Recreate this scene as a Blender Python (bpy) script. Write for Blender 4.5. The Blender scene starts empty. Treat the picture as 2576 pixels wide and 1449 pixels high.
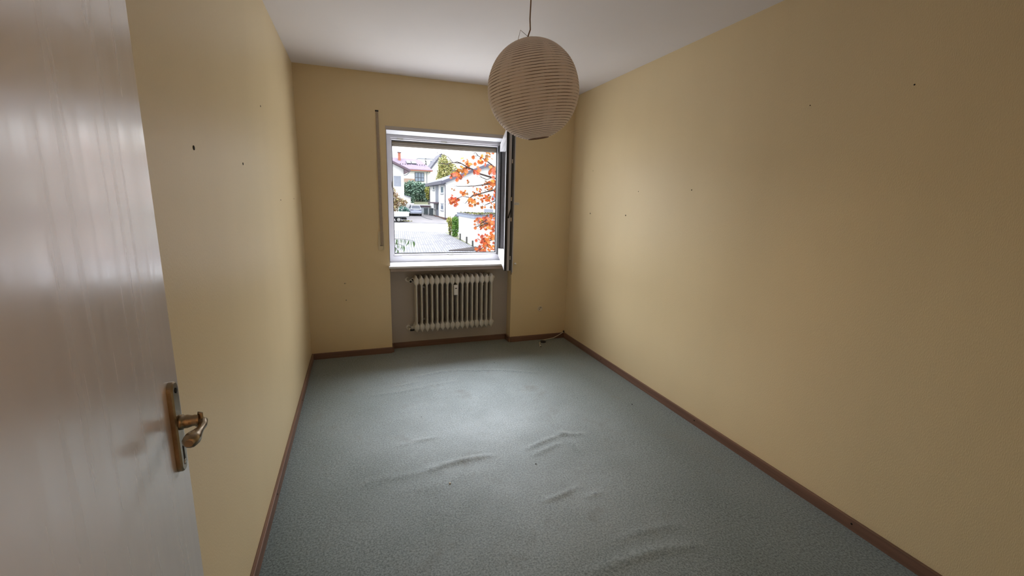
import bpy, bmesh, math, random
from mathutils import Vector, Matrix, Euler
random.seed(7)
S = bpy.context.scene
C = S.collection

# ------------------------------------------------------------------ camera
cam_d = bpy.data.cameras.new('camera'); cam = bpy.data.objects.new('camera', cam_d); C.objects.link(cam)
R_ = Vector((0.94138502, -0.33639559, 0.02514441)); U_ = Vector((0.04293641, 0.19342003, 0.98017608)); F_ = Vector((0.33459035, 0.92164348, -0.19652634))
M = Matrix((R_, U_, -F_)).transposed().to_4x4(); M.translation = Vector((0.4337, -4.0895, 1.4527))
cam.matrix_world = M
cam_d.sensor_fit = 'HORIZONTAL'; cam_d.sensor_width = 36; cam_d.lens = 1079.17 / 2576 * 36
cam_d.clip_start = 0.02; cam_d.clip_end = 500
S.camera = cam
# ------------------------------------------------------------------ exposure
S.view_settings.view_transform = 'Standard'; S.view_settings.look = 'None'
S.view_settings.gamma = 1.0; S.view_settings.use_curve_mapping = False
S.view_settings.exposure = 1.0
S.cycles.use_denoising = True
S.cycles.max_bounces = 16; S.cycles.diffuse_bounces = 10; S.cycles.glossy_bounces = 6; S.cycles.transparent_max_bounces = 12; S.cycles.transmission_bounces = 8
S.cycles.sample_clamp_indirect = 6.0; S.cycles.caustics_reflective = False; S.cycles.caustics_refractive = False
# ------------------------------------------------------------------ overcast sky (brighter towards the zenith)
SKY = 3.6
W = bpy.data.worlds.new('overcast_sky'); S.world = W; W.use_nodes = True
n = W.node_tree.nodes; l = W.node_tree.links; n.clear()
tc = n.new('ShaderNodeTexCoord'); sp = n.new('ShaderNodeSeparateXYZ'); l.new(tc.outputs['Generated'], sp.inputs[0])
mx = n.new('ShaderNodeMath'); mx.operation = 'MAXIMUM'; mx.inputs[1].default_value = 0.0; l.new(sp.outputs['Z'], mx.inputs[0])
ma = n.new('ShaderNodeMath'); ma.operation = 'MULTIPLY_ADD'; ma.inputs[1].default_value = SKY * 2 / 3; ma.inputs[2].default_value = SKY / 3; l.new(mx.outputs[0], ma.inputs[0])
bg = n.new('ShaderNodeBackground'); bg.inputs['Color'].default_value = (0.93, 0.96, 1.0, 1); l.new(ma.outputs[0], bg.inputs['Strength'])
ow = n.new('ShaderNodeOutputWorld'); l.new(bg.outputs[0], ow.inputs[0])
# daylight portal of the window (guides the sky light, gives none of its own)
pl = bpy.data.lights.new('window_portal', 'AREA'); pl.shape = 'RECTANGLE'; pl.size = 1.2; pl.size_y = 1.2
po = bpy.data.objects.new('window_portal', pl); C.objects.link(po); po.location = (1.307, 0.50, 1.47); po.rotation_euler = (math.radians(-90), 0, 0)
pl.cycles.is_portal = True
# added unseen fill lamps above and at the window, brightening the room
dl = bpy.data.lights.new('window_fill', 'AREA'); dl.shape = 'RECTANGLE'; dl.size = 2.6; dl.size_y = 2.2; dl.energy = 300; dl.color = (0.90, 0.95, 1.0)
do = bpy.data.objects.new('window_fill', dl); C.objects.link(do); do.location = (1.25, 1.80, 2.95); do.rotation_euler = (math.radians(-45), 0, math.radians(3)); do.visible_camera = False; do.visible_glossy = False
dl2 = bpy.data.lights.new('window_fill', 'AREA'); dl2.shape = 'RECTANGLE'; dl2.size = 1.06; dl2.size_y = 1.02; dl2.energy = 14; dl2.color = (0.95, 0.97, 1.0)
do2 = bpy.data.objects.new('window_fill', dl2); C.objects.link(do2); do2.location = (1.307, 0.365, 1.44); do2.rotation_euler = (math.radians(-90), 0, math.radians(0)); do2.visible_camera = False; do2.visible_glossy = False
# warm ceiling lamp of the hall behind the camera
hl = bpy.data.lights.new('hall_light', 'POINT'); hl.energy = 15; hl.color = (1.0, 0.66, 0.36); hl.shadow_soft_size = 0.16
ho = bpy.data.objects.new('hall_light', hl); C.objects.link(ho); ho.location = (-0.30, -4.95, 2.25)

# ------------------------------------------------------------------ materials
def mat(name, col, rough=0.6, var=0.0, scale=8.0, bump=0.0, bscale=200.0, col2=None, stretch=None, spec=0.5, metal=0.0, alpha_trans=0.0, detail=4.0, bdist=0.002):
    m = bpy.data.materials.new(name); m.use_nodes = True
    t = m.node_tree; b = t.nodes['Principled BSDF']
    b.inputs['Roughness'].default_value = rough; b.inputs['Metallic'].default_value = metal
    b.inputs['Specular IOR Level'].default_value = spec
    tcn = t.nodes.new('ShaderNodeTexCoord'); mp = t.nodes.new('ShaderNodeMapping'); t.links.new(tcn.outputs['Object'], mp.inputs[0])
    if stretch: mp.inputs['Scale'].default_value = stretch
    c2 = col2 if col2 else tuple(max(0, c * (1 - var)) for c in col)
    nz = t.nodes.new('ShaderNodeTexNoise'); nz.inputs['Scale'].default_value = scale; nz.inputs['Detail'].default_value = detail
    t.links.new(mp.outputs[0], nz.inputs['Vector'])
    rp = t.nodes.new('ShaderNodeValToRGB'); rp.color_ramp.elements[0].position = 0.3; rp.color_ramp.elements[1].position = 0.7
    rp.color_ramp.elements[0].color = (*c2, 1); rp.color_ramp.elements[1].color = (*col, 1)
    t.links.new(nz.outputs['Fac'], rp.inputs[0]); t.links.new(rp.outputs[0], b.inputs['Base Color'])
    if bump:
        n2 = t.nodes.new('ShaderNodeTexNoise'); n2.inputs['Scale'].default_value = bscale; n2.inputs['Detail'].default_value = 3
        t.links.new(mp.outputs[0], n2.inputs['Vector'])
        bp = t.nodes.new('ShaderNodeBump'); bp.inputs['Strength'].default_value = bump; bp.inputs['Distance'].default_value = bdist
        t.links.new(n2.outputs['Fac'], bp.inputs['Height']); t.links.new(bp.outputs[0], b.inputs['Normal'])
    return m

def translucent(name, col, fac=0.4, var=0.15):
    m = bpy.data.materials.new(name); m.use_nodes = True; t = m.node_tree
    b = t.nodes['Principled BSDF']; b.inputs['Base Color'].default_value = (*col, 1); b.inputs['Roughness'].default_value = 0.6
    tr = t.nodes.new('ShaderNodeBsdfTranslucent'); tr.inputs[0].default_value = (*col, 1)
    oi = t.nodes.new('ShaderNodeObjectInfo'); hs = t.nodes.new('ShaderNodeHueSaturation'); hs.inputs['Color'].default_value = (*col, 1)
    mr = t.nodes.new('ShaderNodeMapRange'); mr.inputs['To Min'].default_value = 1 - var * 2; mr.inputs['To Max'].default_value = 1 + var
    t.links.new(oi.outputs['Random'], mr.inputs[0]); t.links.new(mr.outputs[0], hs.inputs['Value'])
    t.links.new(hs.outputs[0], b.inputs['Base Color']); t.links.new(hs.outputs[0], tr.inputs[0])
    mxs = t.nodes.new('ShaderNodeMixShader'); mxs.inputs[0].default_value = fac
    t.links.new(b.outputs[0], mxs.inputs[1]); t.links.new(tr.outputs[0], mxs.inputs[2]); t.links.new(mxs.outputs[0], t.nodes['Material Output'].inputs[0])
    return m

def glass(name, tint=(1, 1, 1)):
    m = bpy.data.materials.new(name); m.use_nodes = True; t = m.node_tree; t.nodes.remove(t.nodes['Principled BSDF'])
    fr0 = t.nodes.new('ShaderNodeFresnel'); fr0.inputs[0].default_value = 1.5; ge = t.nodes.new('ShaderNodeNewGeometry')
    fr = t.nodes.new('ShaderNodeMath'); fr.operation = 'SUBTRACT'; fr.use_clamp = True; t.links.new(fr0.outputs[0], fr.inputs[0]); t.links.new(ge.outputs['Backfacing'], fr.inputs[1])
    tb = t.nodes.new('ShaderNodeBsdfTransparent'); tb.inputs[0].default_value = (*tint, 1)
    gb = t.nodes.new('ShaderNodeBsdfGlossy'); gb.inputs['Roughness'].default_value = 0.02
    mxs = t.nodes.new('ShaderNodeMixShader'); t.links.new(fr.outputs[0], mxs.inputs[0]); t.links.new(tb.outputs[0], mxs.inputs[1]); t.links.new(gb.outputs[0], mxs.inputs[2])
    t.links.new(mxs.outputs[0], t.nodes['Material Output'].inputs[0])
    return m

MW = mat('yellow_wallpaper', (0.675, 0.55, 0.34), 0.40, 0.04, 3.0, 0.55, 330.0, spec=0.4, bdist=0.0012, stretch=(1, 1, 0.3))
MC = mat('ceiling_paint', (0.70, 0.67, 0.675), 0.9, 0.02, 3.0, 0.15, 500.0, spec=0.2)
MN = mat('niche_grey_plaster', (0.46, 0.42, 0.385), 0.9, 0.06, 5.0, 0.2, 260.0, spec=0.2)
MR = mat('white_reveal_paint', (0.38, 0.375, 0.395), 0.5, 0.03, 6.0)
MP = mat('white_window_plastic', (0.51, 0.50, 0.53), 0.3, 0.02, 6.0)
MG = mat('black_gasket', (0.012, 0.012, 0.014), 0.5, 0.0)
MS = mat('white_sill_stone', (0.68, 0.69, 0.72), 0.25, 0.05, 14.0)
MB_ = mat('red_brown_wood', (0.19, 0.105, 0.075), 0.42, 0.35, 14.0, 0.15, 120.0, stretch=(1, 0.12, 3))
MBx = mat('red_brown_wood_across', (0.19, 0.105, 0.075), 0.42, 0.35, 14.0, 0.15, 120.0, stretch=(0.12, 1, 3))
MRA = mat('radiator_enamel', (0.55, 0.52, 0.46), 0.35, 0.08, 20.0)
MDK = mat('dark_recess', (0.01, 0.009, 0.008), 0.8)
MWP = mat('white_plastic', (0.72, 0.70, 0.66), 0.35, 0.03, 10.0)
MST = mat('strap_webbing', (0.36, 0.29, 0.22), 0.85, 0.2, 160.0, stretch=(1, 1, .3))
MBR = mat('aged_brass', (0.40, 0.32, 0.22), 0.28, 0.25, 60.0, metal=1.0)
MCH = mat('worn_steel', (0.55, 0.54, 0.52), 0.3, 0.2, 40.0, metal=1.0)
MDR = mat('hall_wall_paint', (0.75, 0.68, 0.58), 0.9, 0.02)
MHF = mat('hall_floor', (0.3, 0.2, 0.12), 0.6, 0.2)
MSH = mat('shutter_slat', (0.30, 0.265, 0.22), 0.6, 0.1, 30.0)
MCB = mat('cream_cable', (0.62, 0.55, 0.45), 0.5, 0.05)
MCD = mat('brown_cord', (0.28, 0.17, 0.10), 0.7, 0.3, 200.0)
MPX = mat('white_glass_print', (0.7, 0.7, 0.7), 0.4)
GL = glass('clear_pane')

# white door paint: brush streaks in the gloss
def door_mat():
    m = mat('white_door_lacquer', (0.66, 0.615, 0.60), 0.3, 0.03, 4.0, spec=0.85)
    t = m.node_tree; b = t.nodes['Principled BSDF']
    tcn = t.nodes.new('ShaderNodeTexCoord'); mp = t.nodes.new('ShaderNodeMapping'); mp.inputs['Scale'].default_value = (45, 45, 1.6)
    nz = t.nodes.new('ShaderNodeTexNoise'); nz.inputs['Scale'].default_value = 1.0; nz.inputs['Detail'].default_value = 2
    t.links.new(tcn.outputs['Object'], mp.inputs[0]); t.links.new(mp.outputs[0], nz.inputs['Vector'])
    mr = t.nodes.new('ShaderNodeMapRange'); mr.inputs['From Min'].default_value = 0.35; mr.inputs['From Max'].default_value = 0.65
    mr.inputs['To Min'].default_value = 0.19; mr.inputs['To Max'].default_value = 0.26
    t.links.new(nz.outputs['Fac'], mr.inputs[0]); t.links.new(mr.outputs[0], b.inputs['Roughness'])
    b.inputs['Coat Weight'].default_value = 1.0; b.inputs['Coat IOR'].default_value = 1.85
    m3 = t.nodes.new('ShaderNodeMapRange'); m3.inputs['From Min'].default_value = 0.35; m3.inputs['From Max'].default_value = 0.65; m3.inputs['To Min'].default_value = 0.21; m3.inputs['To Max'].default_value = 0.28; t.links.new(nz.outputs['Fac'], m3.inputs[0]); t.links.new(m3.outputs[0], b.inputs['Coat Roughness'])
    bp = t.nodes.new('ShaderNodeBump'); bp.inputs['Strength'].default_value = 0.012; bp.inputs['Distance'].default_value = 0.002
    t.links.new(nz.outputs['Fac'], bp.inputs['Height']); t.links.new(bp.outputs[0], b.inputs['Normal'])
    return m
MD = door_mat()

# green grey carpet: fine pile speckle, pale patch of wear and painted window light, brown stains
def carpet_mat():
    m = bpy.data.materials.new('green_carpet'); m.use_nodes = True; t = m.node_tree; b = t.nodes['Principled BSDF']
    b.inputs['Roughness'].default_value = 0.95; b.inputs['Specular IOR Level'].default_value = 0.15
    b.inputs['Sheen Weight'].default_value = 0.45; b.inputs['Sheen Roughness'].default_value = 0.5
    tcn = t.nodes.new('ShaderNodeTexCoord')
    def noise(sc, det, rough=0.6):
        nz = t.nodes.new('ShaderNodeTexNoise'); nz.inputs['Scale'].default_value = sc; nz.inputs['Detail'].default_value = det; nz.inputs['Roughness'].default_value = rough
        t.links.new(tcn.outputs['Object'], nz.inputs['Vector']); return nz
    def ramp(src, p0, c0, p1, c1):
        r = t.nodes.new('ShaderNodeValToRGB'); r.color_ramp.elements[0].position = p0; r.color_ramp.elements[1].position = p1
        r.color_ramp.elements[0].color = c0; r.color_ramp.elements[1].color = c1; t.links.new(src, r.inputs[0]); return r
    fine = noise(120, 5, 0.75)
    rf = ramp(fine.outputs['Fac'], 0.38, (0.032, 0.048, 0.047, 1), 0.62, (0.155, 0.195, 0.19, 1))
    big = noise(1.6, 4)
    # worn patch mid-room, with window light and darker rim painted in
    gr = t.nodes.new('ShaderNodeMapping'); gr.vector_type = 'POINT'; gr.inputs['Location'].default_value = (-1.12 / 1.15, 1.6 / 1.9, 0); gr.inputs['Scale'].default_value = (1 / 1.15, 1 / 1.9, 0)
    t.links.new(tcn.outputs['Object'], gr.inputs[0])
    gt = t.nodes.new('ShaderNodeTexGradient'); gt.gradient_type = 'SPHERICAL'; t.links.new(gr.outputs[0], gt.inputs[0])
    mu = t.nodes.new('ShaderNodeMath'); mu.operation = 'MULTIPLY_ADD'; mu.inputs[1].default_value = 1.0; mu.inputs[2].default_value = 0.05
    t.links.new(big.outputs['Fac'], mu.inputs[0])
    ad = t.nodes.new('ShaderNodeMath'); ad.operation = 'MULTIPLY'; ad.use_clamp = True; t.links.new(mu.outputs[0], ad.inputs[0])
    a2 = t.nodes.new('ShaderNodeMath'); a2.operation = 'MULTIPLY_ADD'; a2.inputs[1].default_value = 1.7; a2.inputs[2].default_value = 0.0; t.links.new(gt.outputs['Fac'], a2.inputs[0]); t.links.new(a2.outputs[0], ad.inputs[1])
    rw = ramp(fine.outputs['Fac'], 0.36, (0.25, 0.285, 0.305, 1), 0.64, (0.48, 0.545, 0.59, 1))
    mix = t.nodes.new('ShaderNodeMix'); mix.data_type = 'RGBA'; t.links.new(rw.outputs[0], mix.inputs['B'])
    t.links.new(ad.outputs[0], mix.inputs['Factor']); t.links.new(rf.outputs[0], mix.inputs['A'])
    st = noise(3.3, 5, 0.65); rs = ramp(st.outputs['Fac'], 0.58, (0, 0, 0, 1), 0.74, (0.45, 0.45, 0.45, 1))
    m2 = t.nodes.new('ShaderNodeMix'); m2.data_type = 'RGBA'; m2.inputs['B'].default_value = (0.10, 0.092, 0.07, 1)
    t.links.new(rs.outputs[0], m2.inputs['Factor']); t.links.new(mix.outputs['Result'], m2.inputs['A'])
    t.links.new(m2.outputs['Result'], b.inputs['Base Color'])
    bp = t.nodes.new('ShaderNodeBump'); bp.inputs['Strength'].default_value = 0.5; bp.inputs['Distance'].default_value = 0.004
    t.links.new(fine.outputs['Fac'], bp.inputs['Height']); t.links.new(bp.outputs[0], b.inputs['Normal'])
    return m
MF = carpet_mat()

# ------------------------------------------------------------------ mesh helpers
ORG = {}
class MB:
    def __init__(s): s.v = []; s.f = []; s.sm = []
    def add(s, vs, fs, smooth=False):
        k = len(s.v); s.v += [Vector(v) for v in vs]; s.f += [tuple(i + k for i in f) for f in fs]; s.sm += [smooth] * len(fs); return s
    def box(s, x0, x1, y0, y1, z0, z1, bev=0.0):
        if bev <= 0 or min(x1 - x0, y1 - y0, z1 - z0) < 2.2 * bev:
            vs = [(x, y, z) for x in (x0, x1) for y in (y0, y1) for z in (z0, z1)]
            return s.add(vs, [(0, 1, 3, 2), (4, 6, 7, 5), (0, 4, 5, 1), (2, 3, 7, 6), (0, 2, 6, 4), (1, 5, 7, 3)])
        bm = bmesh.new(); bmesh.ops.create_cube(bm, size=1)
        bmesh.ops.scale(bm, vec=(x1 - x0, y1 - y0, z1 - z0), verts=bm.verts); bmesh.ops.translate(bm, vec=((x0 + x1) / 2, (y0 + y1) / 2, (z0 + z1) / 2), verts=bm.verts)
        bmesh.ops.bevel(bm, geom=list(bm.edges), offset=bev, segments=2, affect='EDGES', profile=0.5)
        return s.bm(bm)
    def bm(s, bm, smooth=False):
        bm.verts.index_update(); s.add([v.co.copy() for v in bm.verts], [tuple(v.index for v in f.verts) for f in bm.faces], smooth); bm.free(); return s
    def prism(s, pts, depth):          # planar polygon + extrusion vector
        n_ = len(pts); d = Vector(depth); a = [Vector(p) for p in pts]
        return s.add(a + [p + d for p in a], [tuple(range(n_))[::-1], tuple(range(n_, 2 * n_))] + [(i, (i + 1) % n_, n_ + (i + 1) % n_, n_ + i) for i in range(n_)])
    def ring(s, o, i, y0, y1):         # rectangular ring in xz: o=(x0,x1,z0,z1)
        def q(r, y): return [(r[0], y, r[2]), (r[1], y, r[2]), (r[1], y, r[3]), (r[0], y, r[3])]
        vs = q(o, y0) + q(i, y0) + q(o, y1) + q(i, y1); fs = []
        for k in range(4):
            j = (k + 1) % 4
            fs += [(k, j, 4 + j, 4 + k), (8 + k, 12 + k, 12 + j, 8 + j), (k, 8 + k, 8 + j, j), (4 + k, 4 + j, 12 + j, 12 + k)]
        return s.add(vs, fs)
    def tube(s, pts, r, seg=10, cap=True):
        pts = [Vector(p) for p in pts]; n_ = len(pts); rr = r if isinstance(r, (list, tuple)) else [r] * n_
        vs = []; fs = []; up = None
        for i, p in enumerate(pts):
            t = (pts[min(i + 1, n_ - 1)] - pts[max(i - 1, 0)]).normalized()
            if up is None:
                up = Vector((0, 0, 1)) if abs(t.z) < 0.9 else Vector((1, 0, 0))
            a = t.cross(up).normalized(); up = a.cross(t).normalized()
            for k in range(seg):
                w = 2 * math.pi * k / seg; vs.append(p + (a * math.cos(w) + up * math.sin(w)) * rr[i])
        for i in range(n_ - 1):
            for k in range(seg):
                j = (k + 1) % seg; fs.append((i * seg + k, i * seg + j, (i + 1) * seg + j, (i + 1) * seg + k))
        s.add(vs, fs, True)
        if cap:
            k0 = len(s.v) - len(vs); s.f += [tuple(k0 + k for k in range(seg))[::-1], tuple(k0 + (n_ - 1) * seg + k for k in range(seg))]; s.sm += [False, False]
        return s
    def lathe(s, prof, c, axis='z', seg=24, smooth=True, tilt=None):   # prof: (radius, height)
        vs = []; fs = []; m = len(prof)
        for r, h in prof:
            for k in range(seg):
                w = 2 * math.pi * k / seg; p = Vector((r * math.cos(w), r * math.sin(w), h))
                if axis == 'y': p = Vector((p.x, p.z, p.y))
                if axis == 'x': p = Vector((p.z, p.x, p.y))
                if tilt: p = tilt @ p
                vs.append(p + Vector(c))
        for i in range(m - 1):
            for k in range(seg):
                j = (k + 1) % seg; fs.append((i * seg + k, i * seg + j, (i + 1) * seg + j, (i + 1) * seg + k))
        fs.append(tuple(range(seg))[::-1]); fs.append(tuple((m - 1) * seg + k for k in range(seg)))
        return s.add(vs, fs, smooth)
    def build(s, name, m, parent=None, origin=None, solid_normals=True):
        o0 = Vector(ORG[parent.name]) if parent is not None else Vector(origin if origin is not None else (0, 0, 0))
        me = bpy.data.meshes.new(name); me.from_pydata([v - o0 for v in s.v], [], s.f)
        me.polygons.foreach_set('use_smooth', s.sm)
        if solid_normals and len(s.f) < 60000:
            bm = bmesh.new(); bm.from_mesh(me); bmesh.ops.recalc_face_normals(bm, faces=bm.faces); bm.to_mesh(me); bm.free()
        for mm in (m if isinstance(m, (list, tuple)) else [m]): me.materials.append(mm)
        o = bpy.data.objects.new(name, me); C.objects.link(o)
        if parent is not None: o.parent = parent
        else: o.location = o0
        ORG[o.name] = tuple(o0)
        return o
def empty(name, loc):
    o = bpy.data.objects.new(name, None); C.objects.link(o); o.location = loc; ORG[o.name] = tuple(loc); o.empty_display_size = 0.1; return o
def tag(o, label=None, cat=None, group=None, kind=None):
    if label: o['label'] = label
    if cat: o['category'] = cat
    if group: o['group'] = group
    if kind: o['kind'] = kind
    return o
def struct(o, label=None, cat=None): return tag(o, label, cat, None, 'structure')

H = 2.5; RW = 2.545; YB = -4.02     # ceiling height, room width, doorway wall
HB = 0.055                           # baseboard height
# ================================================================== ROOM SHELL
# floor: carpet with ridges where it has crept
def seg_d(px, py, ax, ay, bx, by):
    vx, vy = bx - ax, by - ay; L2 = vx * vx + vy * vy; t = max(0, min(1, ((px - ax) * vx + (py - ay) * vy) / L2))
    return math.hypot(px - ax - t * vx, py - ay - t * vy), t
RIDGES = [((0.86, -0.66), (1.22, -0.60), .010, .026), ((1.22, -0.60), (1.85, -0.84), .009, .024), ((0.50, -0.93), (1.15, -0.84), .007, .028), ((0.64, -0.80), (0.86, -0.76), .006, .02),
          ((0.42, -1.99), (0.79, -1.945), .007, .040), ((0.76, -1.945), (1.12, -1.935), .017, .030), ((0.70, -1.63), (0.84, -1.64), .010, .022), ((0.60, -1.66), (0.70, -1.65), .006, .025),
          ((1.34, -1.915), (1.62, -1.86), .012, .024), ((1.60, -1.84), (1.66, -1.86), .015, .028), ((1.66, -1.875), (1.76, -1.868), .008, .02), ((1.36, -1.99), (1.56, -1.95), .010, .026),
          ((1.62, -1.93), (1.65, -2.06), .006, .03), ((1.24, -2.375), (1.46, -2.345), .011, .022), ((1.47, -2.43), (1.56, -2.42), .007, .02),
          ((1.26, -2.81), (1.78, -2.84), .010, .034), ((1.45, -2.72), (1.8, -2.71), .006, .03), ((0.55, -2.10), (1.05, -2.07), .004, .05)]
nx, ny = 230, 400
fx0, fx1, fy0, fy1 = -0.02, RW + 0.02, YB - 0.25, 0.13
vs = []
for j in range(ny + 1):
    y = fy0 + (fy1 - fy0) * j / ny
    for i in range(nx + 1):
        x = fx0 + (fx1 - fx0) * i / nx; z = 0.0012 * math.sin(7.1 * x + 3 * math.sin(2.3 * y)) * math.sin(5.3 * y + 2 * math.sin(3.1 * x))
        for (a, b, h, w) in RIDGES:
            if abs(y - (a[1] + b[1]) / 2) > 0.25: continue
            d, t = seg_d(x, y + 0.012 * math.sin(11 * x), a[0], a[1], b[0], b[1])
            if d < 3 * w: z += 0.62 * h * math.exp(-(d / w) ** 2 * 1.6) * (0.45 + 0.55 * math.sin(math.pi * min(1, max(0, t))))
        vs.append((x, y, z))
fs = [(j * (nx + 1) + i, j * (nx + 1) + i + 1, (j + 1) * (nx + 1) + i + 1, (j + 1) * (nx + 1) + i) for j in range(ny) for i in range(nx)]
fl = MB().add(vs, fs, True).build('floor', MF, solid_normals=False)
struct(fl, 'worn grey green fitted carpet with creases across the room', 'floor')
MB().box(-0.3, RW + 0.3, YB - 0.3, 0.45, -0.25, -0.03).build('floor', MHF)['kind'] = 'structure'
struct(MB().box(-0.2, RW + 0.2, YB - 0.25, 0.45, H, H + 0.2).build('ceiling', MC), 'plain off-white painted ceiling', 'ceiling')
wl = struct(MB().box(-0.2, 0.0, YB - 0.25, 0.45, -0.03, H).build('wall_left', MW), 'pale yellow papered wall beside the open door', 'wall')
wr = struct(MB().box(RW, RW + 0.2, YB - 0.25, 0.45, -0.03, H).build('wall_right', MW), 'bare pale yellow wall on the right with a few nail holes', 'wall')
# window wall with opening and radiator niche
OX0, OX1, OZ0, OZ1 = 0.708, 1.908, 0.84, 2.049
NB = 0.12                                   # niche back plane
ww = struct(MB().box(0.0, OX0, 0.0, 0.45, -0.03, H).build('wall_window_left', MW), 'pale yellow end wall left of the window', 'wall')
wwr = struct(MB().box(OX1, RW, 0.0, 0.45, -0.03, H).build('wall_window_right', MW), 'pale yellow end wall right of the window', 'wall')
wwt = struct(MB().box(OX0, OX1, 0.0, 0.45, OZ1, H).build('wall_window_top', MW), 'pale yellow strip of end wall above the window', 'wall')
nb = struct(MB().box(OX0, OX1, NB, 0.45, -0.03, OZ0 - 0.02).build('wall_niche', MN), 'bare grey plaster wall behind the radiator', 'wall')
rv = MB()
rv.box(OX0 - 0.001, OX0 + 0.004, -0.001, 0.26, OZ0, OZ1); rv.box(OX1 - 0.004, OX1 + 0.001, -0.001, 0.26, OZ0, OZ1); rv.box(OX0, OX1, -0.001, 0.26, OZ1 - 0.004, OZ1 + 0.001)
rv.build('reveal_lining', MR, wwt)['label'] = 'white painted window reveal'
st = MB().box(OX0 - 0.004, OX1 + 0.004, -0.004, 0.0, OZ1, OZ1 + 0.028).build('trim_1', MN, origin=(1.3, 0, OZ1)); struct(st, 'bare grey strip along the top edge of the window opening', 'trim')
# doorway wall (behind the camera) and hall
wb = MB()
DX0, DX1, DH = 0.06, 0.94, 2.02
wb.box(0.0, DX0, YB - 0.2, YB, -0.03, H); wb.box(DX1, RW, YB - 0.2, YB, -0.03, H); wb.box(DX0, DX1, YB - 0.2, YB, DH, H)
struct(wb.build('wall_back', MW), 'yellow wall with the doorway behind the viewer', 'wall')
hw = MB(); hw.box(-0.7, -0.6, -6.0, YB - 0.2, 0, H); hw.box(1.8, 1.9, -6.0, YB - 0.2, 0, H); hw.box(-0.7, 1.9, -6.1, -6.0, 0, H); hw.box(-0.7, -0.2, YB - 0.26, YB - 0.2, 0, H)
struct(hw.build('wall_hall', MDR), 'plain hall walls behind the doorway', 'wall')
struct(MB().box(-0.7, 1.9, -6.1, YB - 0.25, -0.06, 0.0).build('floor_hall', MHF), 'hall floor', 'floor'); struct(MB().box(-0.7, 1.9, -6.1, YB - 0.25, H, H + 0.1).build('ceiling_hall', MC), 'hall ceiling', 'ceiling')

# baseboards
def board(name, x0, x1, y0, y1, m, lab):
    o = MB().box(x0, x1, y0, y1, -0.005, HB, 0.003).build(name, m, origin=((x0 + x1) / 2, (y0 + y1) / 2, 0)); struct(o, lab, 'baseboard'); return o
bl = board('baseboard_left', 0.0, 0.016, YB + 0.0, 0.0, MB_, 'thin reddish wooden baseboard under the left wall')
br = board('baseboard_right', RW - 0.016, RW, YB, 0.0, MB_, 'thin dark reddish wooden baseboard under the right wall')
board('baseboard_window_left', 0.016, OX0 - 0.001, -0.016, 0.0, MBx, 'short wooden baseboard left of the radiator niche')
bn = board('baseboard_niche', OX0 + 0.018, OX1 - 0.018, NB - 0.016, NB, MBx, 'dark wooden baseboard at the back of the radiator niche')
MB().box(OX0, OX0 + 0.016, 0.0, NB, -0.005, HB, .003).build('return_board', MBx, bn); MB().box(OX1 - 0.016, OX1, 0.0, NB, -0.005, HB, .003).build('return_board', MBx, bn)
board('baseboard_window_right', OX1 + 0.001, RW - 0.016, -0.016, 0.0, MBx, 'short wooden baseboard right of the radiator niche')
for yy in (-0.93, -1.98, -2.9):
    MB().lathe([(0.0001, 0), (0.0045, 0.0), (0.0045, 0.0015), (0.002, 0.002)], (0.0155, yy, 0.033), 'x', 10).build('screw', MDK, bl)
for yy in (-0.8, -2.0, -3.0):
    MB().lathe([(0.0001, 0), (0.0045, 0.0), (0.0045, -0.0015), (0.002, -0.002)], (RW - 0.0155, yy, 0.033), 'x', 10).build('screw', MDK, br)
# nail holes: little dark plugs in the walls
for (y, z, r) in ((-1.478, 1.897, .004), (-2.56, 1.583, .0065), (-1.973, 1.58, .005), (-1.073, 1.429, .004), (-0.46, 1.435, .0035)):
    MB().lathe([(r * 1.3, -0.004), (r, 0.0015), (r * .5, 0.0016)], (0, y, z), 'x', 8).build('nail_hole', MDK, wl)
for (y, z, r) in ((-1.732, 1.561, .004), (-0.417, 1.364, .006), (-1.0, 1.367, .0055), (-0.421, 1.758, .003), (-1.148, 1.559, .003), (-2.9, 1.95, .003), (-2.475, 1.952, .0025)):
    MB().lathe([(r * 1.3, 0.004), (r, -0.0015), (r * .5, -0.0016)], (RW, y, z), 'x', 8).build('nail_hole', MDK, wr)
for (x, z, r) in ((0.309, .693, .005), (0.318, .693, .003), (0.315, .538, .005), (0.109, 1.828, .005)):
    MB().lathe([(r * 1.3, 0.004), (r, -0.0015), (r * .5, -0.0016)], (x, 0, z), 'y', 8).build('nail_hole', mat('dowel_grey', (0.2, .17, .13), .8) if z < 1 else MW, ww)

# ================================================================== OUTSIDE
def gz(y):
    if y < 72: return -3.75 + 0.04 * (y + 4.09)
    if y < 84: return -0.706 + (y - 72) / 12 * 2.3
    return 1.594 + (y - 84) * 0.055
def slab(pts, t, lift):                       # ground slab that follows the slope
    mb = MB(); ys = []
    n_ = len(pts); a = [(x, y, gz(y) + lift) for x, y in pts]
    return mb.prism(a, (0, 0, -t))
MXG = mat('garden_soil', (0.16, 0.17, 0.10), 0.95, 0.4, 1.2)
MXS = mat('pale_street', (0.30, 0.30, 0.32), 0.9, 0.1, 1.5)
MXD = mat('drive_asphalt', (0.185, 0.175, 0.185), 0.9, 0.2, 0.8)
MXK = mat('kerb_stone', (0.10, 0.10, 0.11), 0.9, 0.2, 3.0)
MXW = mat('house_render', (0.72, 0.72, 0.71), 0.9, 0.03, 0.6)
MXR = mat('slate_roof', (0.13, 0.135, 0.18), 0.8, 0.15, 3.0)
MXF = mat('dark_fascia', (0.085, 0.085, 0.115), 0.7, 0.1, 3.0)
MXP = mat('plum_tile_roof', (0.185, 0.145, 0.20), 0.8, 0.2, 2.5)
MXB = mat('purple_brown_verge', (0.10, 0.07, 0.085), 0.8, 0.15, 3.0)
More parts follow.
